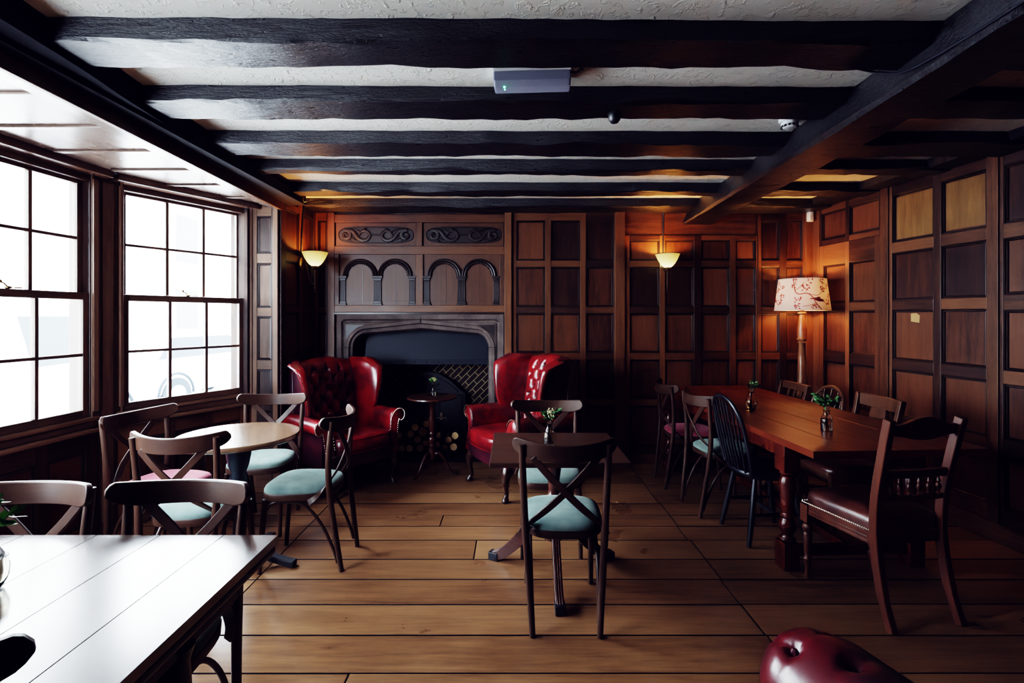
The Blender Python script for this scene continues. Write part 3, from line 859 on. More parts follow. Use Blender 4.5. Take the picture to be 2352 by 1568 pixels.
for (px, py, r), lb in zip(logs, loglab):
    x = (px - 1176) * kx; z = EYE - (py - 726) * kx; R = r * kx * .93
    root = thing('firewood_log', 'cut ' + lb, 'log', (x, YL + rnd.uniform(-.015, .02), max(z, R + .006)), rnd.uniform(-.05, .05), 'firewood logs stacked in the hearth')
    m = MB(); rings = []
    ph = [rnd.uniform(.92, 1.06) for _ in range(14)]
    for yy in (0, .02, .12, .19):
        rings.append([(R * ph[k] * cos(2 * pi * k / 14), yy, R * ph[k] * sin(2 * pi * k / 14)) for k in range(14)])
    m.loft(rings); m.build('bark', M['bark'], root, 60)
    m = MB(); m.poly([(R * .95 * ph[k] * cos(2 * pi * k / 14), -.002, R * .95 * ph[k] * sin(2 * pi * k / 14)) for k in range(14)])
    m.build('cut_end', M['log_end'], root, 0)

# overmantel
om = thing('carved_overmantel', 'carved oak overmantel with scroll panels above an arcade over the fireplace', 'overmantel', (0, 0, 0))
W = Wall((0, YB), (1, 0), (0, -1)); WM = [M['panel'], M['panel_frame'], M['mould']]
T = .035
W.block(sx(755), sx(771), 0, 2.47, 0, T, 1, .62); W.block(sx(1159), sx(1175), 0, 2.47, 0, T + .02, 1, .9)
W.block(sx(771), sx(1159), sz(512), sz(494), 0, T - .003, 1, .62, 1); W.block(sx(771), sx(1159), sz(585), sz(566), 0, T - .003, 1, .75, 1)
W.block(sx(771), sx(1159), sz(717), sz(701), 0, T, 1, .8, 1)
W.block(sx(957), sx(971), sz(566), sz(512), 0, T - .004, 1, .6); W.block(sx(956), sx(973), sz(701), sz(585), 0, T - .004, 1, .7)
W.block(sx(771), sx(781), sz(701), sz(585), 0, T - .005, 1, .5); W.block(sx(1148), sx(1159), sz(701), sz(585), 0, T - .005, 1, .5)
W.block(sx(771), sx(1159), sz(722), sz(717), 0, T + .012, 2, .5, 1)
W.mb.build('frame', WM, om, 0, .003)
for a, b in ((773, 956), (974, 1157)):     # scroll panels
    m = MB(); x0, x1, z0, z1 = sx(a), sx(b), sz(565), sz(513); y = YB - .012
    m.box((x0, y, z0), (x1, YB, z1))
    # sunk dark oval ground
    m.mat = 1
    cx_, cz_ = (x0 + x1) / 2, (z0 + z1) / 2 - .004; hw, hh = (x1 - x0) / 2 - .025, .078
    pts = []
    for k in range(40):
        t = 2 * pi * k / 40; pts.append((cx_ + hw * math.copysign(abs(cos(t)) ** .45, cos(t)), y - .001, cz_ + hh * math.copysign(abs(sin(t)) ** .7, sin(t))))
    m.poly(pts)
    m.tube([(p[0], y - .002, p[2]) for p in pts], .006, 6, closed=True)
    p_ = m.build('scroll_panel', [M['carve_field'], M['carve']], om, 30)
    m = MB()
    for s in (-1, 1):
        def q(u, v): return (cx_ + s * u, y - .008, cz_ + v)
        spiral = [q(hw - .075 + (.052 - .0035 * i) * cos(i * .62 + 1.3), -.004 + (.052 - .0035 * i) * sin(i * .62 + 1.3)) for i in range(13)][::-1]
        body = spiral + [q(.23, .035), q(.18, -.03), q(.13, -.055), q(.085, -.045), q(.06, -.01), q(.075, .025), q(.11, .04), q(.14, .03), q(.155, .012)]
        m.tube(catmull(body, 90), [.006, .014, .018, .020, .020, .017, .008], 8, squash=.6)
        m.ball(q(.11, .045), .018, sc=(1.5, .6, .9)); m.tube([q(.12, .05), q(.10, .072), q(.08, .075)], [.008, .003], 6)
        m.tube(catmull([q(.17, -.01), q(.15, .02), q(.19, .05), q(.22, .062)], 14), [.009, .004], 6)
        m.tube(catmull([q(.20, -.05), q(.24, -.03), q(.26, -.055), q(.23, -.065)], 14), [.008, .004], 6)
    m.tube([(cx_ - .06, y - .008, cz_), (cx_ + .06, y - .008, cz_)], .007, 6)
    m.build('scroll_carving', M['carve'], p_)
for a, b in ((781, 956), (973, 1148)):     # arcade panels
    m = MB(); x0, x1, z0, z1 = sx(a), sx(b), sz(701), sz(585); y = YB - .010
    m.box((x0, y, z0), (x1, YB, z1))
    m.mat = 1
    for cxx in (lerp(x0, x1, .30), lerp(x0, x1, .74)): m.box((cxx - .0015, y - .001, z0), (cxx + .0015, y + .002, z1 - .09))
    pn = m.build('arch_panel', [M['carve_field'], M['mould']], om, 0)
    Wd = x1 - x0; pil = [x0 + .035, x0 + Wd / 2, x1 - .035]; zc = sz(632)
    for i, cxx in enumerate(pil):
        m = MB(); w = .036 if i != 1 else .046
        m.box((cxx - w, y - .022, z0), (cxx + w, y, z0 + .02)); m.box((cxx - w * .85, y - .018, z0 + .02), (cxx + w * .85, y, z0 + .04))
        for k in range(5):
            u = lerp(-w * .68, w * .68, k / 4); m.tube([(cxx + u, y - .006, z0 + .04), (cxx + u, y - .006, zc - .055)], w * .16, 6)
        m.box((cxx - w * .8, y - .010, z0 + .04), (cxx + w * .8, y, zc - .055))
        m.box((cxx - w * .85, y - .020, zc - .055), (cxx + w * .85, y, zc - .03)); m.box((cxx - w * 1.1, y - .026, zc - .03), (cxx + w * 1.1, y, zc - .008))
        m.build('pilaster', M['carve'], pn, 30, .002)
    for i in range(2):
        ca = (pil[i] + pil[i + 1]) / 2; R = (pil[i + 1] - pil[i]) / 2 - .012
        m = MB()
        for rr, th in ((R, .013), (R - .022, .010)):
            m.tube([(ca + rr * cos(pi * k / 24), y - .012, zc - .01 + rr * sin(pi * k / 24)) for k in range(25)], th, 8)
        for k in range(17):
            t = pi * (k + .5) / 17; m.ball((ca + (R - .034) * cos(t), y - .008, zc - .01 + (R - .034) * sin(t)), .008, 6, 4)
        m.build('arch_moulding', M['carve'], pn)

# ------------------------------------------------------------------ chairs
def outline(fw, bw, d, n=40, e=.62):
    pts = []
    for k in range(n):
        t = 2 * pi * k / n; c, s_ = cos(t), sin(t)
        y = d * math.copysign(abs(s_) ** e, s_)
        w = lerp(bw, fw, (y / d + 1) / 2)
        pts.append((w * math.copysign(abs(c) ** e, c), y))
    return pts
def ring(pts, z, k=1.0): return [(x * k, y * k, z) for x, y in pts]

def crossback(name, label, group):
    t = thing(name, label, 'chair', (0, 0, 0), 0, group)
    o = outline(.212, .185, .205)
    m = MB(); m.loft([ring(o, .412, .96), ring(o, .416, .99), ring(o, .446, 1.0), ring(o, .452, .985)])
    m.build('seat_frame', M['chair_rail'], t, 40)
    m = MB(); m.loft([ring(o, .449, .975), ring(o, .462, .985), ring(o, .474, .955), ring(o, .484, .86), ring(o, .489, .65), ring(o, .490, .3)])
    m.build('seat_cushion', M['green'], t, 70)
    for s in (-1, 1):
        m = MB(); p = catmull([(s * .152, -.262, 0), (s * .165, -.234, .2), (s * .183, -.206, .44), (s * .193, -.202, .64), (s * .200, -.224, .862)], 22)
        m.tube(p, [.0135, .0165, .0175, .0165, .0145], 12); m.build('back_leg', M['chair'], t, 40)
        m = MB(); p = catmull([(s * .174, .192, 0), (s * .172, .178, .22), (s * .165, .160, .415)], 8)
        m.tube(p, [.0125, .0175], 12); m.build('front_leg', M['chair'], t, 40)
        m = MB(); p = catmull([(s * .172, .176, .30), (s * .166, .135, .385), (s * .160, .05, .402), (s * .160, -.06, .375), (s * .158, -.15, .27), (s * .154, -.214, .13), (s * .150, -.238, .05)], 26)
        m.tube(p, .0095, 8); m.build('brace', M['chair'], t, 40)
        m = MB()
        off = .005 * s
        pts = [(s * .150, -.238 + off, .806), (s * .075, -.246 + off, .722), (s * .005, -.242 + off, .650), (-s * .075, -.226 + off, .570), (-s * .150, -.180, .492), (-s * .198, -.140, .440), (-s * .214, -.098, .412)]
        P = catmull(pts, 24); N = [Vector((0, 1, .3)).lerp(Vector((-s, .35, .1)), max(0, (i / 24 - .45) / .55)) for i in range(25)]
        m.ribbon(P, N, .034, .010)
        m.build('cross_slat', M['chair'], t, 40, .0025)
    m = MB(); n = 40; rings = []
    for i in range(n + 1):
        u = -1 + 2 * i / n; u = math.copysign(abs(u) ** .85, u); au = abs(u)
        x = .242 * u; y = -.276 + .105 * u * u
        e = max(0, (au - .90) / .10); zt = .868 + .022 * u * u - .026 * e ** 2.2
        zb = .790 + .014 * u * u + .026 * max(0, (au - .66) / .34) ** 1.6 + .016 * e ** 2.2
        ny = .21 * u / .242; nv = Vector((-ny, 1, 0)).normalized() * .0095
        rings.append([(x + nv.x, y + nv.y, zt), (x + nv.x, y + nv.y + .004, zb), (x - nv.x, y - nv.y + .004, zb), (x - nv.x, y - nv.y, zt)])
    m.loft(rings); m.build('top_rail', M['chair_rail'], t, 50, .004)
    return t
def set_pink(root):
    for ch in root.children:
        if ch.name.startswith('seat_cushion'):
            ch.material_slots[0].link = 'OBJECT'; ch.material_slots[0].material = M['pink']
G1 = 'crossback bentwood chairs'
first = crossback('crossback_chair', 'dark crossback chair with a pale green seat at the centre, its back to the camera', G1)
first.location = (.25, 2.485, 0); first.rotation_euler = (0, 0, radians(-1))
dup(first, (.237, 3.135, 0), pi, 'crossback chair facing the camera behind the small brown tripod table, green seat', G1)
dup(first, (-1.235, 2.948, 0), radians(91), 'crossback chair on the right side of the round table, turned sideways, green seat', G1)
dup(first, (-1.725, 3.41, 0), face_to(.12, -1), 'crossback chair behind the round table, next to the left armchair', G1)
dup(first, (-1.648, 2.615, 0), face_to(-.03, 1), 'brown crossback chair in front of the round table, its back to the camera', G1)
c = dup(first, (-2.065, 2.935, 0), face_to(.97, -.23), 'crossback chair with a pink seat under the bay window', G1); set_pink(c)
dup(first, (-1.125, 1.480, 0), pi, 'crossback chair tucked behind the near table, its right-hand corner showing a green seat', G1)
dup(first, (-1.645, 1.465, 0), pi, 'crossback chair behind the near table, cut by the left edge of the photo', G1)
dup(first, (-1.105, 1.060, 0), radians(0), 'dark chair of which only the rounded rail end shows over the near table', G1)
c = dup(first, (1.545, 4.28, 0), radians(-90), 'crossback chair with a dark red seat at the far end of the long table', G1); set_pink(c)
dup(first, (1.60, 3.72, 0), face_to(.99, .10), 'crossback chair with a green seat beside the black hoop-back chair', G1)

def windsor(label, mat, loc, rot, wheel=False, group=None, h=.92, nsp=7):
    t = thing('windsor_chair', label, 'chair', loc, rot, group)
    o = outline(.215, .185, .205, 40, .75)
    m = MB(); m.loft([ring(o, .415, .93), ring(o, .428, .99), ring(o, .445, 1.0), ring(o, .455, .97), ring(o, .448, .70), ring(o, .444, .3)])
    m.build('seat', mat, t, 50)
    hoop = catmull([(-.165, -.165, .448), (-.185, -.195, .60), (-.175, -.235, .78), (-.115, -.266, h - .035), (0, -.278, h), (.115, -.266, h - .035), (.175, -.235, .78), (.185, -.195, .60), (.165, -.165, .448)], 48)
    m = MB(); m.tube(hoop, .0135, 10); m.build('hoop', mat, t)
    for k in range(nsp):
        u = (k - (nsp - 1) / 2) / ((nsp - 1) / 2)
        x1 = u * .135; f = .5 * (1 - u * u) ** .5 if abs(u) < 1 else 0
        # meet the hoop at the right height
        best = min((p for p in hoop if p.z > .6), key=lambda p: abs(p.x - x1 * 1.05))
        m = MB(); m.tube([(u * .115, -.178, .448), Vector((lerp(u * .115, best.x, .5), lerp(-.178, best.y, .5), lerp(.448, best.z, .5))), best], [.007, .008, .006], 8)
        m.build('spindle', mat, t)
    if wheel:
        m = MB(); m.tube([(.045 * cos(2 * pi * k / 20), -.232, .73 + .045 * sin(2 * pi * k / 20)) for k in range(20)], .008, 6, closed=True)
        m.build('wheel_splat', mat, t)
    for sx_ in (-1, 1):
        for sy_ in (-1, 1):
            m = MB(); m.tube(catmull([(sx_ * .125, sy_ * .12, .43), (sx_ * .152, sy_ * .155, .20), (sx_ * .178, sy_ * .19, 0)], 10), [.013, .019, .018, .013], 10)
            m.build('leg', mat, t)
        m = MB(); m.tube([(sx_ * .155, -.155, .19), (sx_ * .155, 0, .19), (sx_ * .155, .155, .19)], [.009, .014, .009], 8); m.build('stretcher', mat, t)
    m = MB(); m.tube([(-.155, 0, .19), (0, 0, .19), (.155, 0, .19)], [.009, .014, .009], 8); m.build('stretcher', mat, t)
    return t
windsor('black painted hoop-back spindle chair on the left of the long table', M['black_wood'], (1.665, 3.275, 0), face_to(.99, .06), False, None, .925)
windsor('brown wheel-back chair behind the long table, only its curved hoop showing', M['oldchair'], (2.20, 3.80, 0), radians(90), True, None, .905, 5)

def side_chair(label, loc, rot, style, h):
    t = thing('dining_chair', label, 'chair', loc, rot)
    mat = M['oldchair']
    for s in (-1, 1):
        m = MB(); P = catmull([(s * .175, -.225, 0), (s * .178, -.195, .25), (s * .18, -.19, .45), (s * .185, -.215, .65), (s * .195, -.265, h)], 18)
        m.ribbon(P, (1, 0, 0), .036, .030); m.build('back_post', mat, t, 30, .003)
        m = MB(); m.loft([[(s * .185 + a * w, .175 + b * w, z) for a, b in ((-1, -1), (1, -1), (1, 1), (-1, 1))] for z, w in ((0, .014), (.44, .020))]); m.build('front_leg', mat, t, 0, .003)
        m = MB(); m.box((s * .182 - .011, -.19, .18), (s * .182 + .011, .175, .21)); m.build('stretcher', mat, t, 0, .002)
    o = outline(.225, .195, .215, 44, .45)
    if style == 'splat':
        m = MB(); m.loft([ring(o, .375, .96), ring(o, .385, .98), ring(o, .435, .98), ring(o, .445, .97)]); m.build('seat_rail', mat, t, 40)
        m = MB(); m.loft([ring(o, .440, .985), ring(o, .458, .99), ring(o, .478, .90), ring(o, .485, .6), ring(o, .486, .2)]); m.build('seat', M['leather_br'], t, 60)
    else:
        m = MB(); m.loft([ring(o, .425, .97), ring(o, .44, 1), ring(o, .458, 1), ring(o, .465, .97)]); m.build('seat', mat, t, 40)
    hh = .085 if style == 'splat' else .06
    rings = []
    for i in range(13):
        u = -1 + i / 6; y = -.268 - .018 * (1 - u * u)
        rings.append([(u * .197, y + .012, h - .001), (u * .197, y + .018, h - hh), (u * .197, y - .010, h - hh), (u * .197, y - .016, h)])
    m = MB(); m.loft(rings); m.build('top_rail', mat, t, 40, .004)
    m = MB(); m.box((-.185, -.222, .60), (.185, -.204, .64)); m.build('back_rail', mat, t, 0, .002)
    if style == 'splat':
        m = MB(); pr = [(.045, .64), (.06, .68), (.05, .72), (.072, .77), (.066, h - hh + .004)]
        m.loft([[(-w, -.215 - (z - .64) * .22, z), (w, -.215 - (z - .64) * .22, z), (w, -.230 - (z - .64) * .22, z), (-w, -.230 - (z - .64) * .22, z)] for w, z in pr]); m.build('splat', mat, t, 30, .002)
    else:
        for x in (-.09, 0, .09):
            m = MB(); m.loft([[(x - .016, -.210 - k, z), (x + .016, -.210 - k, z), (x + .016, -.220 - k, z), (x - .016, -.220 - k, z)] for z, k in ((.638, 0), (h - hh + .003, .055))]); m.build('slat', mat, t, 0, .002)
    return t
side_chair('oak chair with upright back slats beside the long table, below the floor lamp', (2.175, 4.24, 0), radians(90), 'slats', .875)
side_chair('brown chair with a broad centre splat and leather seat behind the long table', (2.235, 3.345, 0), radians(90), 'splat', .905)

def victorian(loc, rot):
    t = thing('victorian_chair', 'large mahogany chair with studded brown leather seat at the near end of the long table', 'chair', loc, rot)
    mat = M['vic']
    for s in (-1, 1):
        m = MB(); P = catmull([(s * .188, -.300, 0), (s * .186, -.243, .17), (s * .184, -.208, .40), (s * .186, -.214, .58), (s * .190, -.250, .78), (s * .196, -.292, .975)], 26)
        m.ribbon(P, (1, 0, 0), [.034] * 5 + [.042] * 22, .034); m.build('back_post', mat, t, 30, .004)
        m = MB()
        m.lathe([(.010, 0), (.014, .01), (.012, .05), (.018, .09), (.024, .11), (.015, .125), (.017, .14), (.021, .20), (.023, .245), (.017, .255), (.026, .275), (.026, .29), (.018, .30), (.026, .318)], (s * .205, .195, 0), 16)
        m.box((s * .205 - .026, .169, .315), (s * .205 + .026, .221, .41)); m.build('front_leg', mat, t, 40)
        m = MB(); m.loft([[(s * .176, -.19, .36), (s * .198, -.19, .36), (s * .198, -.19, .42), (s * .176, -.19, .42)], [(s * .200, .175, .36), (s * .222, .175, .36), (s * .222, .175, .42), (s * .200, .175, .42)]])
        for zz in (.372, .392): m.tube([(s * .199, -.18, zz), (s * .223, .17, zz)], .004, 6)
        m.build('seat_rail', mat, t, 30, .002)
    m = MB(); m.box((-.18, .185, .36), (.18, .215, .42)); m.build('seat_rail', mat, t, 0, .002)
    m = MB(); m.box((-.17, -.212, .36), (.17, -.19, .42)); m.build('seat_rail', mat, t, 0, .002)
    o = outline(.232, .192, .212, 44, .30)
    m = MB(); m.loft([ring(o, .415, .99), ring(o, .445, 1.005), ring(o, .475, .99), ring(o, .495, .92), ring(o, .508, .70), ring(o, .512, .3)])
    seat = m.build('seat', M['leather_br'], t, 60)
    m = MB()
    for s in (-1, 1):
        for k in range(36):
            f = k / 35; m.ball((s * lerp(.194, .233, f), lerp(-.18, .20, f), .424), .0042, 6, 4)
    for k in range(32): m.ball((lerp(-.22, .22, k / 31), .214, .424), .0042, 6, 4)
    m.build('nailhead_trim', M['pewter'], seat)
    # crest, mid rail, gallery
    def board(name, zt, zb, y0, th=.022, n=20):
        m = MB(); rings = []
        for i in range(n + 1):
            u = -1 + 2 * i / n; x = u * .180
            a, b = zt(u), zb(u); y = y0 - .012 * (1 - u * u)
            rings.append([(x, y + th / 2 - (a - .9) * .16, a), (x, y + th / 2 - (b - .9) * .16, b), (x, y - th / 2 - (b - .9) * .16, b), (x, y - th / 2 - (a - .9) * .16, a)])
        m.loft(rings); return m.build(name, mat, t, 40, .003)
    board('crest_rail', lambda u: .945 + .040 * max(0, cos(u * pi * .62)) ** 1.5, lambda u: .885 - .012 * cos(u * pi), -.268)
    board('middle_rail', lambda u: .725, lambda u: .685, -.262)
    board('lower_rail', lambda u: .600, lambda u: .572, -.270, .018)
    for k in range(6):
        x = lerp(-.135, .135, k / 5); m = MB()
        m.lathe([(.006, .596), (.011, .607), (.006, .615), (.013, .635), (.012, .645), (.006, .655), (.010, .662), (.004, .688)], (x, -.236, 0), 10); m.build('spindle', mat, t)
    return t
victorian((1.875, 2.572, 0), face_to(-.16, .98))

# ---- leather wing chairs
def tuft(x, z, btn, links, A=.030, sg=.028):
    d = 0
    for bx_, bz_ in btn:
        r2 = (x - bx_) ** 2 + (z - bz_) ** 2
        if r2 < .012: d -= A * math.exp(-r2 / sg ** 2)
    g = 0
    for (ax, az, bx_, bz_) in links:
        vx, vz = bx_ - ax, bz_ - az; L2 = vx * vx + vz * vz
        k = max(0, min(1, ((x - ax) * vx + (z - az) * vz) / L2))
        r2 = (x - ax - vx * k) ** 2 + (z - az - vz * k) ** 2
        if r2 < .002: g = max(g, math.exp(-r2 / .010 ** 2))
    return d - .012 * g
def wing_chair(label, group):
    t = thing('wing_armchair', label, 'armchair', (0, 0, 0), 0, group)
    L, LD = M['leather'], M['leather_dk']
    # base
    pl = [(-.335, -.36), (-.335, .24), (-.30, .275), (-.15, .30), (0, .308), (.15, .30), (.30, .275), (.335, .24), (.335, -.36)]
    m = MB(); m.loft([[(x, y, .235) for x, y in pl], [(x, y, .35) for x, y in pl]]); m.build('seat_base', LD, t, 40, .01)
    # cushion
    n = 48; rings = []
    cu = outline(.268, .262, .272, n, .30)
    def cr(z, k, bow): return [(x * k, y * k + .035 + bow * (1 - (x / .27) ** 2) * (1 if y > 0 else 0), z) for x, y in cu]
    m = MB(); m.loft([cr(.345, .95, .02), cr(.352, .99, .025), cr(.40, 1.0, .03), cr(.452, .995, .03), cr(.466, .965, .025), cr(.476, .85, .02), cr(.486, .55, .01), cr(.488, .2, 0)])
    cush = m.build('seat_cushion', L, t, 60)
    m = MB()
    for z in (.460, .352):
        m.tube([(p[0] * 1.0, p[1], z) for p in cr(z, .99, .028)], .006, 6, closed=True)
    m.build('piping', L, cush)
    # tufted back
    hw = .285
    btn = []; rows = 6
    for r in range(rows):
        z = .54 + r * .088
        for k in range(4 if r % 2 == 0 else 3):
            x = ((k - 1.5) if r % 2 == 0 else (k - 1)) * .125
            btn.append((x, z))
    links = []
    for i, a in enumerate(btn):
        for b in btn[i + 1:]:
            if abs(abs(a[1] - b[1]) - .088) < .01 and abs(abs(a[0] - b[0]) - .0625) < .01: links.append((*a, *b))
    zl = .54 + (rows - 1) * .088
    for (x, z) in btn:
        if abs(z - zl) < .01: links.append((x, z, x, 1.12))
        if abs(z - .54) < .01: links.append((x, z, x, .40))
    nx, nz = 64, 74
    rings = []
    def top(x): return 1.035 + .035 * cos(pi * x / (2 * hw)) ** 2
    def yb(z): return -.262 - .085 * max(0, (z - .42) / .63)
    for j in range(nz + 1):
        row = []
        for i in range(nx + 1):
            x = -hw + 2 * hw * i / nx; v = j / nz; z = .40 + (top(x) - .40) * v
            e = (1 - abs(x / hw) ** 8) * (1 - v ** 14)
            y = yb(z) + (.050 + tuft(x, z, btn, links)) * e
            row.append((x, y, z))
        rings.append(row)
    for dz, dy in ((.012, -.02), (.010, -.055), (-.015, -.082)):
        rings.append([(-hw + 2 * hw * i / nx, yb(1.05) + dy, top(-hw + 2 * hw * i / nx) + dz) for i in range(nx + 1)])
    rings.append([(-hw + 2 * hw * i / nx, -.36, .30) for i in range(nx + 1)])
    m = MB(); m.loft(rings, cap=False, wrap=False)
    back = m.build('tufted_back', L, t, 70)
    m = MB()
    for (x, z) in btn: m.ball((x, yb(z) + .026, z), .0085, 8, 5, (1, .6, 1))
    m.build('button', LD, back)
    for s in (-1, 1):
        # wing
        m = MB(); rings = []
        for i in range(19):
            f = i / 18; z = lerp(.575, 1.060, f)
            fl_ = .012 + .075 * f ** 1.6; yf = -.035 + .030 * sin(pi * min(f, .9)) - .11 * max(0, (f - .84) / .16) ** 2
            if f < .2: yf -= .02 * (1 - f / .2)
            r = .020 + .016 * f; y0 = yb(z) - .02
            xi = .270
            prof = [(xi - .012, y0), (xi - .010, lerp(y0, yf, .35)), (xi + .010 + fl_ * .30, lerp(y0, yf, .72)), (xi + .020 + fl_ * .72, yf - .010)]
            cx_, cy_ = xi + .024 + fl_ + r * .4, yf - r * .9
            for k in range(8):
                a = radians(120 - k * 40); prof.append((cx_ + r * cos(a), cy_ + r * sin(a)))
            prof += [(cx_ - r * .9, cy_ - r * 1.3), (xi + .045 + fl_ * .25, lerp(y0, yf, .45)), (xi + .035, y0)]
            dz = -.020 * f ** 6
            rings.append([(s * x, y, z + (dz if k > 3 else 0)) for k, (x, y) in enumerate(prof)])
        c_ = [Vector(p) for p in rings[-1]]; cen = sum(c_, Vector()) / len(c_)
        rings.append([tuple(cen.lerp(p, .80) + Vector((0, 0, .014))) for p in c_])
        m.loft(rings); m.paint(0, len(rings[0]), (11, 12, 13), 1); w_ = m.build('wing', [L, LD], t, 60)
        m = MB()
        for i in range(1, 30):
            f = i / 30; z = lerp(.60, 1.03, f); fl_ = .012 + .075 * f ** 1.6; r = .020 + .016 * f
            yf = -.035 + .030 * sin(pi * min(f, .9)) - .11 * max(0, (f - .84) / .16) ** 2
            cx_, cy_ = .270 + .024 + fl_ + r * .4, yf - r * .9
            m.ball((s * (cx_ + r * .75), cy_ + r * .70, z - .02 * f ** 6), .0045, 6, 4)
        m.build('nailhead_trim', M['pewter'], w_)
        # outside of the wing and back corner
        m = MB(); m.loft([[(s * .265, -.30, .30), (s * .338, -.30, .30), (s * .338, -.365, .30), (s * .265, -.37, .30)], [(s * .268, yb(.6) - .01, .62), (s * .325, yb(.6) - .0, .62), (s * .322, yb(.6) - .08, .62), (s * .265, yb(.6) - .085, .62)],
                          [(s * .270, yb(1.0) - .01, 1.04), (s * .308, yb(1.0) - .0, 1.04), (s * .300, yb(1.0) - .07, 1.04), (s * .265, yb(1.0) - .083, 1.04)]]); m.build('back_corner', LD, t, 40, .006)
        # arm: scroll profile swept along the seat, flaring at the front
        prof = [(.268, .26), (.266, .40), (.266, .50), (.272, .565), (.292, .605), (.325, .630), (.362, .632), (.396, .612), (.412, .575), (.402, .540), (.376, .527), (.356, .540), (.348, .515), (.344, .44), (.342, .36), (.340, .26)]
        m = MB(); rings = []
        for y, fx, sc in ((-.345, -.006, 1), (-.20, .0, 1), (-.02, .004, 1), (.12, .010, 1), (.215, .016, 1), (.238, .018, 1), (.250, .018, .90)):
            cxm, czm = .325, .45
            rings.append([(s * (cxm + (x - cxm) * sc + fx * max(0, (z - .40) / .2)), y + (.035 * max(0, (.45 - z) / .2) if y > .1 else 0) , czm + (z - czm) * sc) for x, z in prof])
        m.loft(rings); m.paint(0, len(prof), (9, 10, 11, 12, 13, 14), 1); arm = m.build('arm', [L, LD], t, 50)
        m = MB()
        pth = catmull([(s * (x + (.018 * max(0, (z - .40) / .2))), .252 + .035 * max(0, (.45 - z) / .2), z) for x, z in prof[1:-1]], 60)
        for p in pth: m.ball(p, .0042, 6, 4)
        m.build('nailhead_trim', M['pewter'], arm)
        # dark outside skirt of the arm
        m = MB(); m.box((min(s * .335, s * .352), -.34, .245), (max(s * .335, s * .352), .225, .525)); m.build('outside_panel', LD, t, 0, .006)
        # legs
        m = MB(); q = [(s * .285, .235, .245), (s * .300, .262, .20), (s * .298, .262, .13), (s * .288, .250, .065), (s * .294, .262, .025), (s * .298, .268, .008), (s * .298, .268, 0)]
        m.tube(catmull(q, 24), [.050, .040, .026, .017, .017, .027, .030, .024], 12); m.build('front_leg', M['dark_leg'], t)
        m = MB(); m.tube(catmull([(s * .27, -.33, .26), (s * .275, -.345, .13), (s * .28, -.375, 0)], 8), [.024, .016], 8); m.build('back_leg', M['dark_leg'], t)
    return t
G2 = 'oxblood leather wing armchairs'
wc = wing_chair('red leather wing armchair on the left of the fireplace, turned toward the right', G2)
lf = Vector((.777, -.63)); wc.location = (-1.428, 4.240, 0); wc.rotation_euler = (0, 0, face_to(*lf))
wc2 = dup(wc, (.022, 4.238, 0), face_to(-.85, -.525), 'red leather wing armchair on the right of the fireplace, behind the small brown table', G2)

wc2.scale = (1.04, 1.04, 1.03)
# ---- foreground sofa (its arm end rises at the bottom edge)
def sofa():
    t = thing('leather_sofa', 'buttoned oxblood leather sofa, its rounded arm rising at the bottom edge of the photo', 'sofa', (1.035, .850, 0), radians(17))
    L, LD = M['leather_fg'], M['leather_dk']
    for xc in (-.33, 1.33):
        m = MB(); rings = []; n = 64
        btn = [(yy, a) for yy in (.29, .10, -.07, -.24) for a in (70, 122)] + [(yy, 96) for yy in (.195, .015, -.155)]
        for j in range(81):
            y = lerp(-.45, .385, j / 80)
            R = .122
            if y > .23: R *= max(1e-3, 1 - ((y - .23) / .156) ** 2.4) ** .46
            row = []
            for k in range(n):
                a = 360 * k / n; r = R
                for (by, ba) in btn:
                    da = radians((a - ba + 180) % 360 - 180) * .125; dd = (y - by) ** 2 + da * da
                    r -= .026 * math.exp(-dd / .017 ** 2) * min(1, R / .11)
                    if by > .25: r -= .007 * math.exp(-(da / .007) ** 2) * (1 / (1 + math.exp(-(y - by) / .01))) * min(1, R / .08)
                    r -= .006 * math.exp(-((y - by) / .008) ** 2) * math.exp(-(da / .06) ** 2)
                row.append((xc + r * cos(radians(a)), y, .672 + r * sin(radians(a))))
            rings.append(row)
        m.loft(rings); arm = m.build('arm', L, t, 70)
        m = MB()
        for (by, ba) in btn: m.ball((xc + .100 * cos(radians(ba)), by, .672 + .100 * sin(radians(ba))), .008, 8, 5)
        m.build('button', LD, arm)
        m = MB(); m.box((xc - .075, -.43, .10), (xc + .075, .28, .62)); m.build('arm_side', LD, t, 0, .02)
        for y in (-.38, .24):
            m = MB(); m.lathe([(.02, 0), (.03, .04), (.022, .10)], (xc, y, 0), 12); m.build('foot', M['mahog_z'], t)
    m = MB(); m.box((-.26, -.30, .10), (1.26, .26, .28)); m.build('seat_base', LD, t, 0, .02)
    for k in range(2):
        o = outline(.375, .375, .27, 40, .2)
        m = MB(); rr = [ring(o, .285, .97), ring(o, .30, 1), ring(o, .37, 1), ring(o, .395, .96), ring(o, .41, .6), ring(o, .412, .2)]
        m.loft([[(x + .12 + .76 * k, y - .01, z) for x, y, z in q] for q in rr]); m.build('seat_cushion', L, t, 60)
    m = MB(); m.box((-.26, -.46, .10), (1.26, -.29, .64)); m.build('backrest', L, t, 0, .02)
    m = MB(); m.tube([(-.33, -.40, .675), (1.33, -.40, .675)], .105, 20); m.build('back_roll', L, t, 60)
    return t
M['leather_fg'] = leather('scuffed_oxblood_leather', (.014, .005, .010), (.085, .004, .007), .34)
sofa()

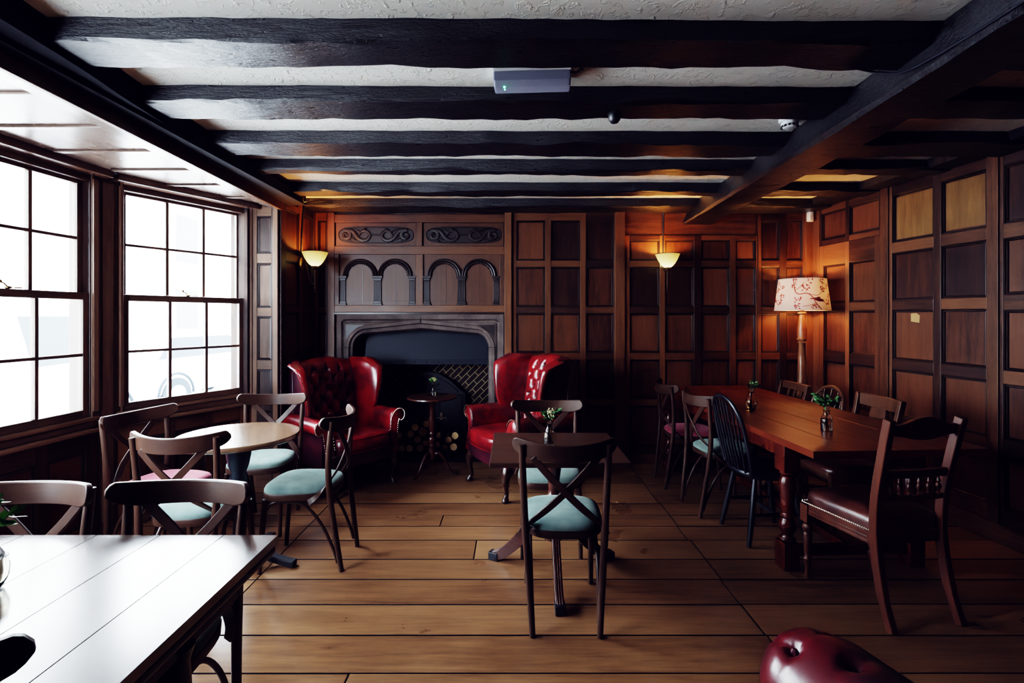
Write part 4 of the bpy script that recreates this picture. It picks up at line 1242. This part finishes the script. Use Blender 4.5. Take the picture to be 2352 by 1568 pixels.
# ------------------------------------------------------------------ tables
# round table
t = thing('round_table', 'round wooden pub table by the bay window', 'table', (-1.60, 2.88, 0))
m = MB(); m.lathe([(.30, .728), (.325, .730), (.333, .738), (.333, .752), (.327, .760), (.2, .7605)], seg=64); m.build('tabletop', M['round_top'], t, 40)
m = MB(); m.box((-.18, -.04, .705), (.18, .04, .729)); m.build('bearer', M['black_wood'], t, 0, .003)
m = MB(); m.lathe([(.050, .075), (.052, .10), (.036, .14), (.030, .20), (.034, .38), (.045, .46), (.052, .50), (.040, .54), (.055, .58), (.066, .64), (.068, .706)], seg=24); m.build('column', M['black_wood'], t, 50)
for k in range(4):
    a = radians(85 + 90 * k); m = MB(); d = Vector((cos(a), sin(a), 0))
    P = catmull([d * .03 + Vector((0, 0, .095)), d * .15 + Vector((0, 0, .065)), d * .29 + Vector((0, 0, .028)), d * .345 + Vector((0, 0, .02))], 10)
    m.ribbon(P, Vector((0, 0, 1)), [.05] * 11, .036); m.build('foot', M['castiron'], t, 30, .006)
# near table
t = thing('pub_table', 'dark plank table at the near left, its top white with window glare', 'table', (-1.469, 1.235, 0))
m = MB(); tw, td = .732, .318
cuts = [-.732, -.52, -.30, -.07, .16, .36, .56, .732]
for a, b in zip(cuts[:-1], cuts[1:]): m.box((a + .0006, -td, .735), (b - .0006, td, .760))
m.build('tabletop', M['dark_top'], t, 0, .0012)
m = MB(); m.box((-tw + .004, -td + .004, .705), (tw - .004, td - .004, .7345)); m.build('edge_moulding', M['black_wood'], t, 0, .010)
m = MB()
m.box((-tw + .08, -td + .06, .61), (tw - .08, -td + .085, .705)); m.box((-tw + .08, td - .085, .61), (tw - .08, td - .06, .705))
m.box((-tw + .08, -td + .085, .61), (-tw + .105, td - .085, .705)); m.box((tw - .105, -td + .085, .61), (tw - .08, td - .085, .705)); m.build('apron', M['black_wood'], t, 0, .003)
for s in (-1, 1):
    m = MB(); x = s * (tw - .115)
    m.lathe([(.042, .05), (.044, .10), (.030, .16), (.034, .35), (.042, .50), (.038, .58), (.05, .62)], (x, 0, 0), 20); m.build('column', M['black_wood'], t, 50)
    m = MB(); m.ribbon(catmull([(x, -.24, .015), (x, -.16, .04), (x, 0, .055), (x, .16, .04), (x, .24, .015)], 14), Vector((0, 0, 1)), .07, .035); m.build('foot', M['castiron'], t, 30, .006)
# small tripod dining table
t = thing('tripod_table', 'small dark rectangular pedestal table in the middle between two crossback chairs', 'table', (.235, 2.69, 0))
m = MB(); m.box((-.345, -.31, .715), (.345, .31, .740)); m.build('tabletop', M['drop_top'], t, 0, .004)
m = MB(); m.box((-.25, -.04, .69), (.25, .04, .7155)); m.build('bearer', M['mahog'], t, 0, .003)
m = MB(); m.lathe([(.055, .20), (.060, .26), (.052, .33), (.030, .37), (.050, .40), (.056, .42), (.034, .45), (.030, .50), (.044, .60), (.036, .68), (.06, .692)], (0, .09, 0), 24); m.build('column', M['mahog_z'], t, 50)
for a in (270, 25, 155):
    d = Vector((cos(radians(a)), sin(radians(a)), 0)); o_ = Vector((0, .09, 0)); side = Vector((-d.y, d.x, 0))
    P = catmull([o_ + d * .03 + Vector((0, 0, .29)), o_ + d * .11 + Vector((0, 0, .26)), o_ + d * .22 + Vector((0, 0, .14)), o_ + d * .31 + Vector((0, 0, .055)), o_ + d * .375 + Vector((0, 0, .026))], 20)
    m = MB(); m.ribbon(P, [side] * 21, [.085 - .0020 * i for i in range(21)], .042)
    for e in (-.012, 0, .012):
        P2 = [p + side * e for p in P]
        m.tube([p + (Vector((0, 0, 1)) * .6 + d * .5).normalized() * (.043 - .001 * i) for i, p in enumerate(P2)], .0035, 6)
    m.build('leg', M['mahog'], t, 30, .004)
    m = MB(); e = o_ + d * .375; m.box((-.026, -.03, .001), (.026, .03, .048), Matrix.Translation(e) @ Matrix.Rotation(math.atan2(d.y, d.x) - pi / 2, 4, 'Z')); m.build('toe_cap', M['black_wood'], t, 0, .004)
# wine table by the fire
t = thing('wine_table', 'little round mahogany tripod table between the two armchairs before the fire', 'table', (-.737, 4.53, 0))
m = MB(); m.lathe([(.19, .690), (.222, .694), (.230, .702), (.228, .712), (.1, .714)], seg=48); m.build('tabletop', M['mahog'], t, 40)
m = MB(); m.lathe([(.030, .130), (.036, .15), (.036, .22), (.028, .245), (.036, .265), (.026, .28), (.037, .31), (.035, .335), (.022, .35), (.036, .37), (.024, .39), (.030, .41), (.036, .44), (.030, .50), (.022, .58), (.026, .64), (.045, .66), (.052, .692)], seg=20); m.build('stem', M['mahog_z'], t, 50)
for a in (-5, 115, 235):
    d = Vector((cos(radians(a)), sin(radians(a)), 0)); side = Vector((-d.y, d.x, 0)); U = Vector((0, 0, 1))
    m = MB(); m.tube(catmull([d * .02 + U * .18, d * .07 + U * .19, d * .12 + U * .13, d * .16 + U * .06, d * .20 + U * .018, d * .225 + U * .014], 22), [.022, .018, .014, .011, .012, .013], 8); m.build('leg', M['mahog_z'], t, 50)
# long table
t = thing('refectory_table', 'long reddish varnished table on turned legs along the side wall', 'table', (1.921, 3.662, 0), math.atan2(.13, 2.35))
m = MB(); Lh, wh = 1.165, .472
for k in range(4):
    a = -wh + 2 * wh * k / 4; m.box((a + .0008, -Lh, .732), (a + 2 * wh / 4 - .0008, Lh, .770))
m.build('tabletop', M['redtop'], t, 0, .003)
m = MB()
for s in (-1, 1):
    m.box((s * .37 - .014, -.82, .625), (s * .37 + .014, 1.04, .732)); m.box((-.37, (-.80, 1.02)[s > 0] - .014, .625), (.37, (-.80, 1.02)[s > 0] + .014, .732))
m.build('apron', M['redwood'], t, 0, .003)
for sx_ in (-1, 1):
    for sy_ in (-1, 1):
        m = MB(); c_ = (sx_ * .375, -.80 if sy_ < 0 else 1.02, 0)
        m.box((c_[0] - .048, c_[1] - .048, .56), (c_[0] + .048, c_[1] + .048, .731)); m.box((c_[0] - .046, c_[1] - .046, 0), (c_[0] + .046, c_[1] + .046, .155))
        m.lathe([(.040, .155), (.046, .17), (.032, .185), (.030, .20), (.044, .225), (.047, .25), (.036, .275), (.030, .29), (.042, .30), (.030, .315), (.034, .36), (.044, .45), (.046, .50), (.032, .53), (.046, .545), (.046, .56)], c_, 20); m.build('leg', M['redwood'], t, 40, .003)
m = MB()
for yy in (-.80, 1.02): m.box((-.33, yy - .02, .07), (.33, yy + .02, .13))
m.box((-.022, -.78, .075), (.022, 1.0, .125)); m.build('stretcher', M['redwood'], t, 0, .004)

# ------------------------------------------------------------------ vases and sprigs
def vase(label, loc, prof, water):
    r = thing('bud_vase', label, 'vase', loc, 0, 'small glass bud vases on the tables')
    m = MB(); inner = [(max(a - .0022, .001), z) for a, z in prof]
    inner[0] = (inner[0][0], prof[0][1] + .005)
    m.lathe([(.001, prof[0][1])] + prof + inner[::-1] + [(.001, prof[0][1] + .005)], seg=28, cap=False); m.build('glass', M['vase_glass'], r, 60)
    m = MB(); w = [(max(a - .0026, .001), max(z, .0056)) for a, z in prof if z <= water]
    wr = w[-1][0]
    m.lathe([(.001, .0056)] + w + [(wr, water), (.001, water)], seg=24, cap=False); m.build('water', M['water'], r, 60)
    return r
def leafquad(m, p, d, L, w):
    d = d.normalized(); s = d.cross(Vector((rnd.uniform(-1, 1), rnd.uniform(-1, 1), rnd.uniform(-1, 1)))).normalized(); n = d.cross(s)
    m.poly([p, p + d * L * .35 + s * w * .5 + n * w * .12, p + d * L * .75 + s * w * .38, p + d * L, p + d * L * .75 - s * w * .38, p + d * L * .35 - s * w * .5 + n * w * .12])
def sprig(label, loc, h, stems, mat_leaf, blooms=None, spread=.045, nleaf=8, leaf=.022, z0=.02, neck=None, tall=None):
    r = thing('flower_sprig', label, 'flowers', loc, rnd.uniform(0, 6), 'sprigs in the bud vases')
    ms, ml, mbm = MB(), MB(), MB()
    neck = neck or (h * .55, .008)
    for k in range(stems):
        a = rnd.uniform(0, 2 * pi); q = spread * rnd.uniform(.25, 1.0)
        top_ = Vector((q * cos(a), q * sin(a), h * rnd.uniform(.82, 1.0)))
        nk = Vector((neck[1] * cos(a) * .7, neck[1] * sin(a) * .7, neck[0]))
        P = catmull([(-.010 * cos(a), -.010 * sin(a), z0), nk, nk.lerp(top_, .6) + Vector((0, 0, .006)), top_], 10)
        ms.tube(P, [.0015, .0011], 5)
        for j in range(nleaf):
            f = rnd.uniform(.58, 1.0); p = P[int(f * 10)]
            if p.z < neck[0] + .004: continue
            d = Vector((cos(a) + rnd.uniform(-1, 1), sin(a) + rnd.uniform(-1, 1), rnd.uniform(-.2, 1.0)))
            leafquad(ml, p, d, leaf * rnd.uniform(.7, 1.25), leaf * .48)
        if blooms and k < blooms:
            for j in range(14):
                o_ = Vector((rnd.gauss(0, 1), rnd.gauss(0, 1), rnd.gauss(0, .8))) * .008; mbm.ball(top_ + o_, .0055, 6, 4)
    if tall:
        for (dx, dy, dz) in tall:
            P = catmull([(0, 0, neck[0]), (dx * .4, dy * .4, lerp(neck[0], dz, .5)), (dx, dy, dz)], 8); ms.tube(P, .0012, 5)
            for f in (4, 6, 8): ms.ball(P[f], .003, 5, 4)
    ms.build('stem', M['twig'], r, 50); ml.build('leaves', mat_leaf, r, 0)
    if blooms: mbm.build('blossom', M['bloom'], r, 60)
    return r
BOT = [(.020, .0), (.026, .003), (.027, .05), (.025, .065), (.015, .082), (.0135, .10), (.017, .105)]
BULB = [(.024, 0), (.030, .003), (.036, .025), (.036, .045), (.026, .078), (.017, .10), (.016, .112), (.021, .12)]
RND = [(.022, 0), (.032, .006), (.042, .03), (.042, .05), (.030, .082), (.020, .10), (.018, .115), (.024, .125)]
v1 = (-.725, 4.545, .7145); vase('tiny bottle vase on the tripod table before the fire', v1, [(a * .85, z) for a, z in BOT], .05)
sprig('pale green hydrangea sprig with twigs in the vase before the fire', v1, .165, 6, M['leaf_lt'], 3, .034, 10, .026, .008, (.10, .008), [(.03, 0, .205), (.07, .01, .165)])
v2 = (.208, 2.715, .7405); vase('bulb-shaped bud vase on the small table in the centre', v2, BULB, .075)
sprig('bunch of green and yellowish flowers in the vase on the centre table', v2, .20, 9, M['leaf'], 4, .052, 11, .030, .010, (.112, .010))
v3 = (1.765, 3.63, .7705); vase('round bellied bud vase at the middle of the long table', v3, RND, .06)
sprig('fine dark green sprig in the middle vase of the long table', v3, .205, 9, M['leaf'], None, .058, 12, .022, .010, (.115, .012), [(.06, .01, .19)])
v4 = (1.870, 2.925, .7705); vase('straight bottle bud vase nearer on the long table', v4, [(a * 1.2, z * 1.15) for a, z in BOT], .07)
sprig('bushy green sprig in the nearer vase of the long table', v4, .215, 11, M['leaf'], None, .070, 13, .030, .010, (.115, .010), [(-.05, .0, .26), (-.03, .03, .25)])
v5 = (-1.325, 1.235, .7605); vase('clear round vase on the near table, cut by the left edge of the photo', v5, [(a * 1.12, z * 1.12) for a, z in RND], .08)
sprig('bright green leaves in the vase on the near table', v5, .235, 8, M['leaf_lt'], None, .062, 9, .034, .012, (.13, .014))

# ------------------------------------------------------------------ lights and fittings
def sconce(label, wall, out, bowl, rimz):
    """wall: point on the wall, out: unit vector into the room, bowl: centre of the bowl in plan"""
    wall = Vector(wall); out = Vector(out); bowl = Vector((*bowl, rimz - .13))
    r = thing('wall_sconce', label, 'wall light', bowl, 0, 'amber bowl wall sconces')
    w = wall - bowl; side = Vector((-out.y, out.x, 0))
    m = MB(); pts = [side * (.048 * cos(2 * pi * k / 28)) + Vector((0, 0, .062 * sin(2 * pi * k / 28))) for k in range(28)]
    m.loft([[w + p for p in pts], [w + p + out * .012 for p in pts], [w + p * .8 + out * .020 for p in pts]]); m.build('backplate', M['brass'], r, 40)
    m = MB(); m.tube(catmull([w + out * .015, w + out * .05 + Vector((0, 0, -.01)), w + out * .075 + Vector((0, 0, -.09)), w.lerp(Vector((0, 0, 0)), .75) + Vector((0, 0, -.155 - w.z * .25)), Vector((0, 0, -.15))], 24), .006, 8); m.build('arm', M['bronze'], r, 60)
    m = MB(); m.tube([(0, 0, -.225), (0, 0, -.21), (0, 0, -.02)], [.009, .006, .006], 10); m.ball((0, 0, -.232), .009); m.build('stem', M['bronze'], r, 60)
    m = MB(); m.lathe([(.008, -.035), (.022, -.018), (.030, -.006), (.034, .002), (.010, .003)], seg=20)
    for k in range(10): m.ball((.031 * cos(2 * pi * k / 10), .031 * sin(2 * pi * k / 10), -.008), .005, 6, 4)
    m.build('cup', M['brass'], r, 60)
    pr = [(.028, .003), (.050, .018), (.072, .045), (.092, .080), (.106, .112), (.115, .130)]
    m = MB(); m.lathe(pr + [(a - .004, z + .001) for a, z in pr[::-1]], seg=40, cap=False); m.build('bowl', M['bowl'], r, 60)
    m = MB(); m.lathe([(.1145, .1285), (.1165, .131), (.1145, .1335), (.1115, .131)], seg=40, cap=False); m.build('rim', M['brass'], r, 60)
    m = MB(); m.ball((0, 0, .045), .020); m.build('bulb', M['bulb'], r, 60)
    ld = bpy.data.lights.new('sconce_light', 'POINT'); ld.energy = 8.5; ld.color = (1.0, .50, .16); ld.shadow_soft_size = .022
    lo = bpy.data.objects.new('sconce_light', ld); COL.objects.link(lo); lo.location = bowl + Vector((0, 0, .088))
    return r
sconce('amber glass bowl sconce on the wall beside the bay window', (-1.943, 4.52, 1.93), (1, 0, 0), (-1.802, 4.50), 2.035)
sconce('amber glass bowl sconce on the back wall near the girder', (sx(1524), YB - .03, 1.96), (0, -1, 0), (1.486, 4.70), 2.042)
m = MB(); m.tube(catmull([(sx(1519), YB - .06, 2.475), (sx(1521), YB - .045, 2.44), (sx(1521), YB - .036, 2.30), (sx(1521.5), YB - .034, 2.034)], 20), .008, 8)
tag(m.build('conduit_pipe', M['conduit']), 'dark cable pipe running down to the back wall sconce', 'pipe')
m = MB(); m.tube(catmull([(-1.945, 4.60, 2.485), (-1.938, 4.58, 2.44), (-1.936, 4.54, 2.25), (-1.938, 4.525, 2.0)], 20), .008, 8)
tag(m.build('conduit_pipe', M['conduit']), 'dark cable pipe running down to the sconce beside the bay window', 'pipe')
# floor lamp
LX, LY = 2.712, 4.60
t = thing('floor_lamp', 'turned wooden floor lamp with a red patterned shade in the corner', 'floor lamp', (LX, LY, 0))
m = MB(); m.lathe([(.15, 0), (.155, .02), (.14, .045), (.06, .06), (.05, .10)], seg=32); m.build('base', M['lampwood'], t, 50)
m = MB(); m.lathe([(r * 1.22, z) for r, z in [(.040, .10), (.046, .12), (.042, .25), (.038, .60), (.036, .80), (.029, 1.05), (.022, 1.195), (.030, 1.205), (.022, 1.215), (.036, 1.235), (.030, 1.25), (.033, 1.29), (.032, 1.33), (.022, 1.42), (.018, 1.465), (.030, 1.475), (.030, 1.485), (.013, 1.49)]], seg=24); m.build('pole', M['lampwood'], t, 50)
m = MB(); m.lathe([(.012, 1.49), (.018, 1.50), (.018, 1.56), (.010, 1.57)], seg=16); m.build('lamp_holder', M['brass'], t, 50)
m = MB(); m.ball((0, 0, 1.615), .030, 12, 8, (1, 1, 1.3)); m.build('bulb', M['bulb'], t, 60)
SR0, SR1, SZ0, SZ1 = .232, .196, 1.505, 1.795
def sp(th, f, e=.0015):
    R = lerp(SR0, SR1, f) + e; return Vector((R * cos(th), R * sin(th), lerp(SZ0, SZ1, f)))
m = MB(); m.lathe([(SR0, SZ0), (SR1, SZ1)], seg=64, cap=False)
m.mat = 1
def pl2(pts): # printed shape given as (arc metres, height metres) around an angle
    m.poly([sp(a, f) for a, f in pts])
def stroke(pts, w):
    P = catmull([(a, f, 0) for a, f in pts], len(pts) * 6)
    for i in range(len(P) - 1):
        d = Vector((P[i + 1].x * .215 - P[i].x * .215, (P[i + 1].y - P[i].y) * .29)); n_ = Vector((-d.y, d.x)).normalized() * w / 2 if d.length > 1e-6 else Vector((0, w / 2))
        da, df = n_.x / .215, n_.y / .29
        pl2([(P[i].x - da, P[i].y - df), (P[i + 1].x - da, P[i + 1].y - df), (P[i + 1].x + da, P[i + 1].y + df), (P[i].x + da, P[i].y + df)])
def blob(a, f, rx, ry, rot=0, n=10):
    pts = []
    for k in range(n):
        t_ = 2 * pi * k / n; u = rx * cos(t_); v = ry * sin(t_)
        uu = u * cos(rot) - v * sin(rot); vv = u * sin(rot) + v * cos(rot); pts.append((a + uu / .215, min(max(f + vv / .29, .01), .99)))
    pl2(pts)
r2 = random.Random(3)
for base in (-pi * .5 - .25, -pi * .5 + 1.9, -pi * .5 + 4.0):     # repeat of the printed branch around the shade
    stroke([(base - .62, .97), (base - .55, .62), (base - .40, .50), (base - .1, .52), (base + .1, .40), (base + .22, .22), (base + .42, .02)], .007)
    stroke([(base - .1, .52), (base + .3, .46), (base + .55, .62), (base + .6, .85)], .004)
    stroke([(base - .55, .62), (base - .35, .72), (base - .2, .86)], .004)
    stroke([(base + .22, .22), (base + .0, .15), (base - .25, .12)], .004)
    stroke([(base + .42, .3), (base + .75, .2), (base + .95, .35)], .004)
    # bird
    blob(base + .34, .32, .040, .016, -.2); blob(base + .50, .30, .014, .012); blob(base + .12, .36, .030, .006, .15); blob(base + .585, .27, .010, .003, -.4)
    blob(base + .30, .37, .026, .010, .3)
    for (a, f, n_, sp_) in ((-.15, .70, 13, .14), (.05, .90, 7, .10), (.55, .66, 16, .15), (.58, .88, 10, .12), (-.60, .78, 8, .08), (-.42, .32, 9, .12), (-.45, .12, 8, .10), (.18, .10, 10, .14), (.80, .25, 12, .14), (.95, .45, 9, .12), (-.52, .95, 6, .12), (.88, .75, 9, .12)):
        for k in range(n_):
            blob(base + a + r2.uniform(-sp_, sp_), min(max(f + r2.uniform(-.085, .085), .04), .96), r2.uniform(.006, .013), r2.uniform(.003, .006), r2.uniform(0, pi), 7)
shade_o = m.build('lamp_shade', [M['shade'], M['toile']], t, 60)
for R, z in ((SR0, SZ0), (SR1, SZ1)):
    m = MB(); m.tube([(R * cos(2 * pi * k / 64), R * sin(2 * pi * k / 64), z) for k in range(64)], .003, 6, closed=True); m.build('shade_rim', M['shade'], shade_o)
ld = bpy.data.lights.new('floor_lamp_light', 'POINT'); ld.energy = 13; ld.color = (1.0, .52, .17); ld.shadow_soft_size = .03
lo = bpy.data.objects.new('floor_lamp_light', ld); COL.objects.link(lo); lo.location = (LX, LY, 1.665)
# motion sensor
t = thing('motion_sensor', 'small white motion sensor high in the back corner', 'sensor', (sx(1850), YB - .06, 2.428))
m = MB(); m.loft([[(.030 * sg_ * k + 0, -.012, z) if False else (x * k, y, z) for x, y in ((-.028, 0), (.028, 0), (.028, -.028), (.015, -.045), (-.015, -.045), (-.028, -.028))] for z, k in ((-.055, .85), (-.048, 1), (.040, 1), (.048, .9))]); m.build('housing', M['white_plastic'], t, 40, .003)
m = MB(); m.tube([(0, .0, .03), (.005, .03, .045)], .010, 8); m.build('bracket', M['white_shell'], t)
m = MB(); m.loft([[(x, -.0455, z) for x, z in ((-.014, -.030), (.014, -.030), (.014, .005), (-.014, .005))], [(x * .9, -.047, z) for x, z in ((-.014, -.030), (.014, -.030), (.014, .005), (-.014, .005))]]); m.build('lens', M['white_shell'], t)
# smoke detector
t = thing('smoke_detector', 'white smoke detector on the ceiling left of the girder', 'smoke detector', (1.535, 2.72, CEIL))
m = MB(); m.lathe([(.055, 0), (.056, -.022), (.050, -.030)], seg=32); m.build('base', M['white_plastic'], t, 50)
m = MB(); m.lathe([(.046, -.028), (.043, -.040), (.034, -.058), (.028, -.062), (.005, -.062)], seg=32); m.build('head', M['white_plastic'], t, 40)
m = MB()
for k in range(12):
    a = 2 * pi * k / 12; m.box((-.006, -.002, -.010), (.006, .002, .010), Matrix.Translation((.0395 * cos(a), .0395 * sin(a), -.048)) @ Matrix.Rotation(a + pi / 2, 4, 'Z') @ Matrix.Rotation(-.5, 4, 'X'))
m.build('vent', M['black_plastic'], t)
# emergency light
t = thing('emergency_light', 'grey emergency light box with a green indicator on the ceiling between beams', 'emergency light', (.09, 2.205, CEIL), radians(-3))
m = MB(); m.box((-.172, -.065, -.028), (.172, .082, 0)); m.build('base_plate', M['white_shell'], t, 0, .004)
m = MB(); pr = [(-.062, -.028), (.062, -.028), (.060, -.060), (.040, -.082), (-.030, -.084), (-.058, -.066)]
m.loft([[(-.170 + e, y * k, -.028 + (z + .028) * k) for y, z in pr] for e, k in ((0, .92), (.006, 1), (.334, 1), (.340, .92))]); m.build('diffuser', M['diffuser'], t, 0, .003)
m = MB(); m.tube([(-.140, .010, -.050), (.135, .010, -.050)], .008, 10); m.build('tube', M['tube'], t)
m = MB(); m.box((-.150, -.002, -.062), (-.138, .022, -.03)); m.box((.133, -.002, -.062), (.145, .022, -.03)); m.build('tube_holder', M['black_plastic'], t, 0)
m = MB(); m.ball((-.122, -.030, -.0845), .005); m.ball((-.122, -.005, -.0845), .003); m.build('indicator', M['led'], t)
m = MB(); m.tube(catmull([(.170, -.02, -.02), (.20, -.03, -.025), (.215, -.06, -.02), (.215, -.10, -.05)], 16), .005, 8); m.build('cable', M['black_plastic'], t, 60)
# small black dome on a beam
t = thing('ceiling_fitting', 'small black dome fitting under the beam behind the emergency light', 'fitting', (.515, 2.47, 2.466))
m = MB(); m.lathe([(.030, 0), (.032, -.01), (.028, -.03), (.018, -.045), (.004, -.05)], seg=24); m.build('dome', M['black_plastic'], t, 50)
m = MB(); m.tube([(.033 * cos(2 * pi * k / 20), .033 * sin(2 * pi * k / 20), -.004) for k in range(20)], .004, 6, closed=True); m.build('collar', M['iron'], t)
m = MB(); m.tube(catmull([(-1.79, 4.22, 2.475), (-1.79, 4.21, 2.44), (-1.77, 4.20, 2.425), (-1.745, 4.20, 2.435), (-1.74, 4.20, 2.455)], 16), .004, 6)
tag(m.build('cup_hook', M['brass']), 'little brass hook under the beam near the bay corner', 'hook')
m = MB(); m.tube(catmull([(1.40, 2.01, 2.463), (1.50, 2.0, 2.44), (1.53, 1.9, 2.40), (1.525, 1.6, 2.385), (1.50, 1.2, 2.385), (1.47, .4, 2.385)], 30), .005, 6)
tag(m.build('ceiling_cable', M['conduit']), 'thin dark cable running along the side of the girder', 'cable')

# ------------------------------------------------------------------ street outside
GZ = -.35
m = MB(); m.box((-40, -25, GZ - .1), (-2.9, 45, GZ)); struct(m.build('road', M['road'], smooth=0), 'pale street outside the bay window')
b = thing('street_building', 'pale building across the street seen through the bay window', 'building', (-13.5, 8, GZ))
m = MB(); m.box((-4, -22, 0), (0, 26, 6.6)); m.build('facade', M['render_wall'], b, 0)
m = MB(); m.box((-4.2, -22.2, 6.6), (.35, 26.2, 6.9)); m.build('cornice', M['render_wall'], b, 0, .03)
for j in range(2):
    for i in range(10):
        m = MB(); y = -19 + i * 4.4; z = 1.0 + j * 3.0; m.box((.0, y, z), (.03, y + 1.3, z + 1.9)); w = m.build('window', M['far_glass'], b, 0)
        m = MB(); m.box((0, y - .1, z - .1), (.12, y + 1.4, z)); m.build('ledge', M['render_wall'], w, 0)
def car(label, loc, rot, mat, van=False):
    r = thing('parked_van' if van else 'parked_car', label, 'van' if van else 'car', loc, rot, 'vehicles parked outside')
    if van: side = [(-2.3, .35), (-2.35, .9), (-2.3, 1.9), (-2.1, 2.05), (.9, 2.05), (1.35, 1.85), (1.75, 1.15), (2.3, .95), (2.4, .6), (2.35, .35)]
    else: side = [(-2.1, .35), (-2.15, .75), (-2.0, 1.0), (-1.6, 1.45), (-1.2, 1.55), (.2, 1.52), (.95, 1.02), (1.85, .88), (2.1, .65), (2.08, .35)]
    m = MB(); zb = 1.0 if not van else 1.15
    def wx(z): return .86 if z < zb else .86 - (z - zb) * .28
    m.loft([[(y, -wx(z) * k, z) for y, z in side] for k in (1,)] + [[(y, wx(z), z) for y, z in side]]); m.build('body', mat, r, 30, .05)
    for s in (-1, 1):
        m = MB(); q = [(-1.75, 1.02), (-1.35, 1.40), (.15, 1.40), (.70, 1.04)] if not van else [(.0, 1.2), (.0, 1.8), (.9, 1.8), (1.35, 1.22)]
        m.poly([(y, s * (wx(z) + .012), z) for y, z in q]); m.build('side_window', M['car_glass'], r, 0)
        for y in (-1.35, 1.4):
            m = MB(); m.tube([(y, s * .72, .33), (y, s * .885, .33)], .33, 28); m.build('wheel', M['tyre'], r, 40)
            m = MB(); m.tube([(y, s * .80, .33), (y, s * .90, .33)], .19, 24); m.build('hub_cap', M['car_grey'], r, 40)
            m = MB(); m.tube([(y + .40 * cos(pi * k / 16), s * .872, .34 + .40 * sin(pi * k / 16)) for k in range(17)], .025, 6); m.build('wheel_arch', M['tyre'], r, 40)
    m = MB(); xf = 2.09 if not van else 2.39
    m.box((xf, -.5, .50), (xf + .03, .5, .66)); m.build('grille', M['tyre'], r, 0)
    for s in (-1, 1):
        m = MB(); m.ball((xf - .08, s * .66, .70), .11, 12, 8, (.7, 1.2, .7)); m.build('headlight', M['far_glass'], r, 60)
    return r
car('white car parked beyond the far bay window', (-6.9, 10.6, GZ), radians(82), M['car_white'])
car('white van parked beyond the middle bay window', (-6.4, 5.6, GZ), radians(97), M['car_white'], True)

# ------------------------------------------------------------------ light, world, camera
w = bpy.data.worlds.new('overcast'); scn.world = w; w.use_nodes = True
bg = w.node_tree.nodes['Background']; bg.inputs[0].default_value = (.80, .91, 1.0, 1); bg.inputs[1].default_value = 39.0
sd = bpy.data.lights.new('sun', 'SUN'); sd.energy = 26; sd.angle = radians(12); sd.color = (.97, .98, 1.0)
so = bpy.data.objects.new('sun', sd); COL.objects.link(so); so.rotation_euler = (0, radians(48), radians(180 - 10)); 
so.rotation_euler = Vector((-.72, .12, -.68)).to_track_quat('-Z', 'Y').to_euler()
for p, q in ((A, B), (C, D), (E, F)):
    p_, u, n, L = seg(p, q); c_ = (Vector(p) + Vector(q)) / 2
    al = bpy.data.lights.new('window_portal', 'AREA'); al.shape = 'RECTANGLE'; al.size = L; al.size_y = 1.5
    try: al.cycles.is_portal = True
    except Exception: pass
    ao = bpy.data.objects.new('window_portal', al); COL.objects.link(ao)
    ao.location = (c_.x - n.x * .16, c_.y - n.y * .16, 1.58)
    ao.rotation_euler = Vector((n.x, n.y, 0)).to_track_quat('-Z', 'Z').to_euler()

cd = bpy.data.cameras.new('camera'); cam = bpy.data.objects.new('camera', cd); COL.objects.link(cam); scn.camera = cam
cam.location = (0, 0, EYE); cam.rotation_euler = (radians(90), 0, 0)
cd.sensor_width = 36; cd.lens = 1130 * 36 / 2352; cd.shift_y = -58 / 2352; cd.clip_start = .05

vs = scn.view_settings
vs.view_transform = 'Filmic'; vs.look = 'Very High Contrast'; vs.exposure = 0.86; vs.gamma = 0.92
vs.use_curve_mapping = True
cb = vs.curve_mapping.curves[2]; cb.points[0].location = (0.0, .0065); cb.points[-1].location = (1.0, 1.0)
cr_ = vs.curve_mapping.curves[0]; cr_.points[0].location = (0.0, .0012)
vs.curve_mapping.update()
cy = scn.cycles
cy.use_denoising = True; cy.caustics_reflective = False; cy.caustics_refractive = False; cy.sample_clamp_indirect = 8
cy.use_adaptive_sampling = True; cy.adaptive_threshold = 0.03; cy.max_bounces = 8; cy.diffuse_bounces = 4; cy.glossy_bounces = 4; cy.transmission_bounces = 8; cy.transparent_max_bounces = 12
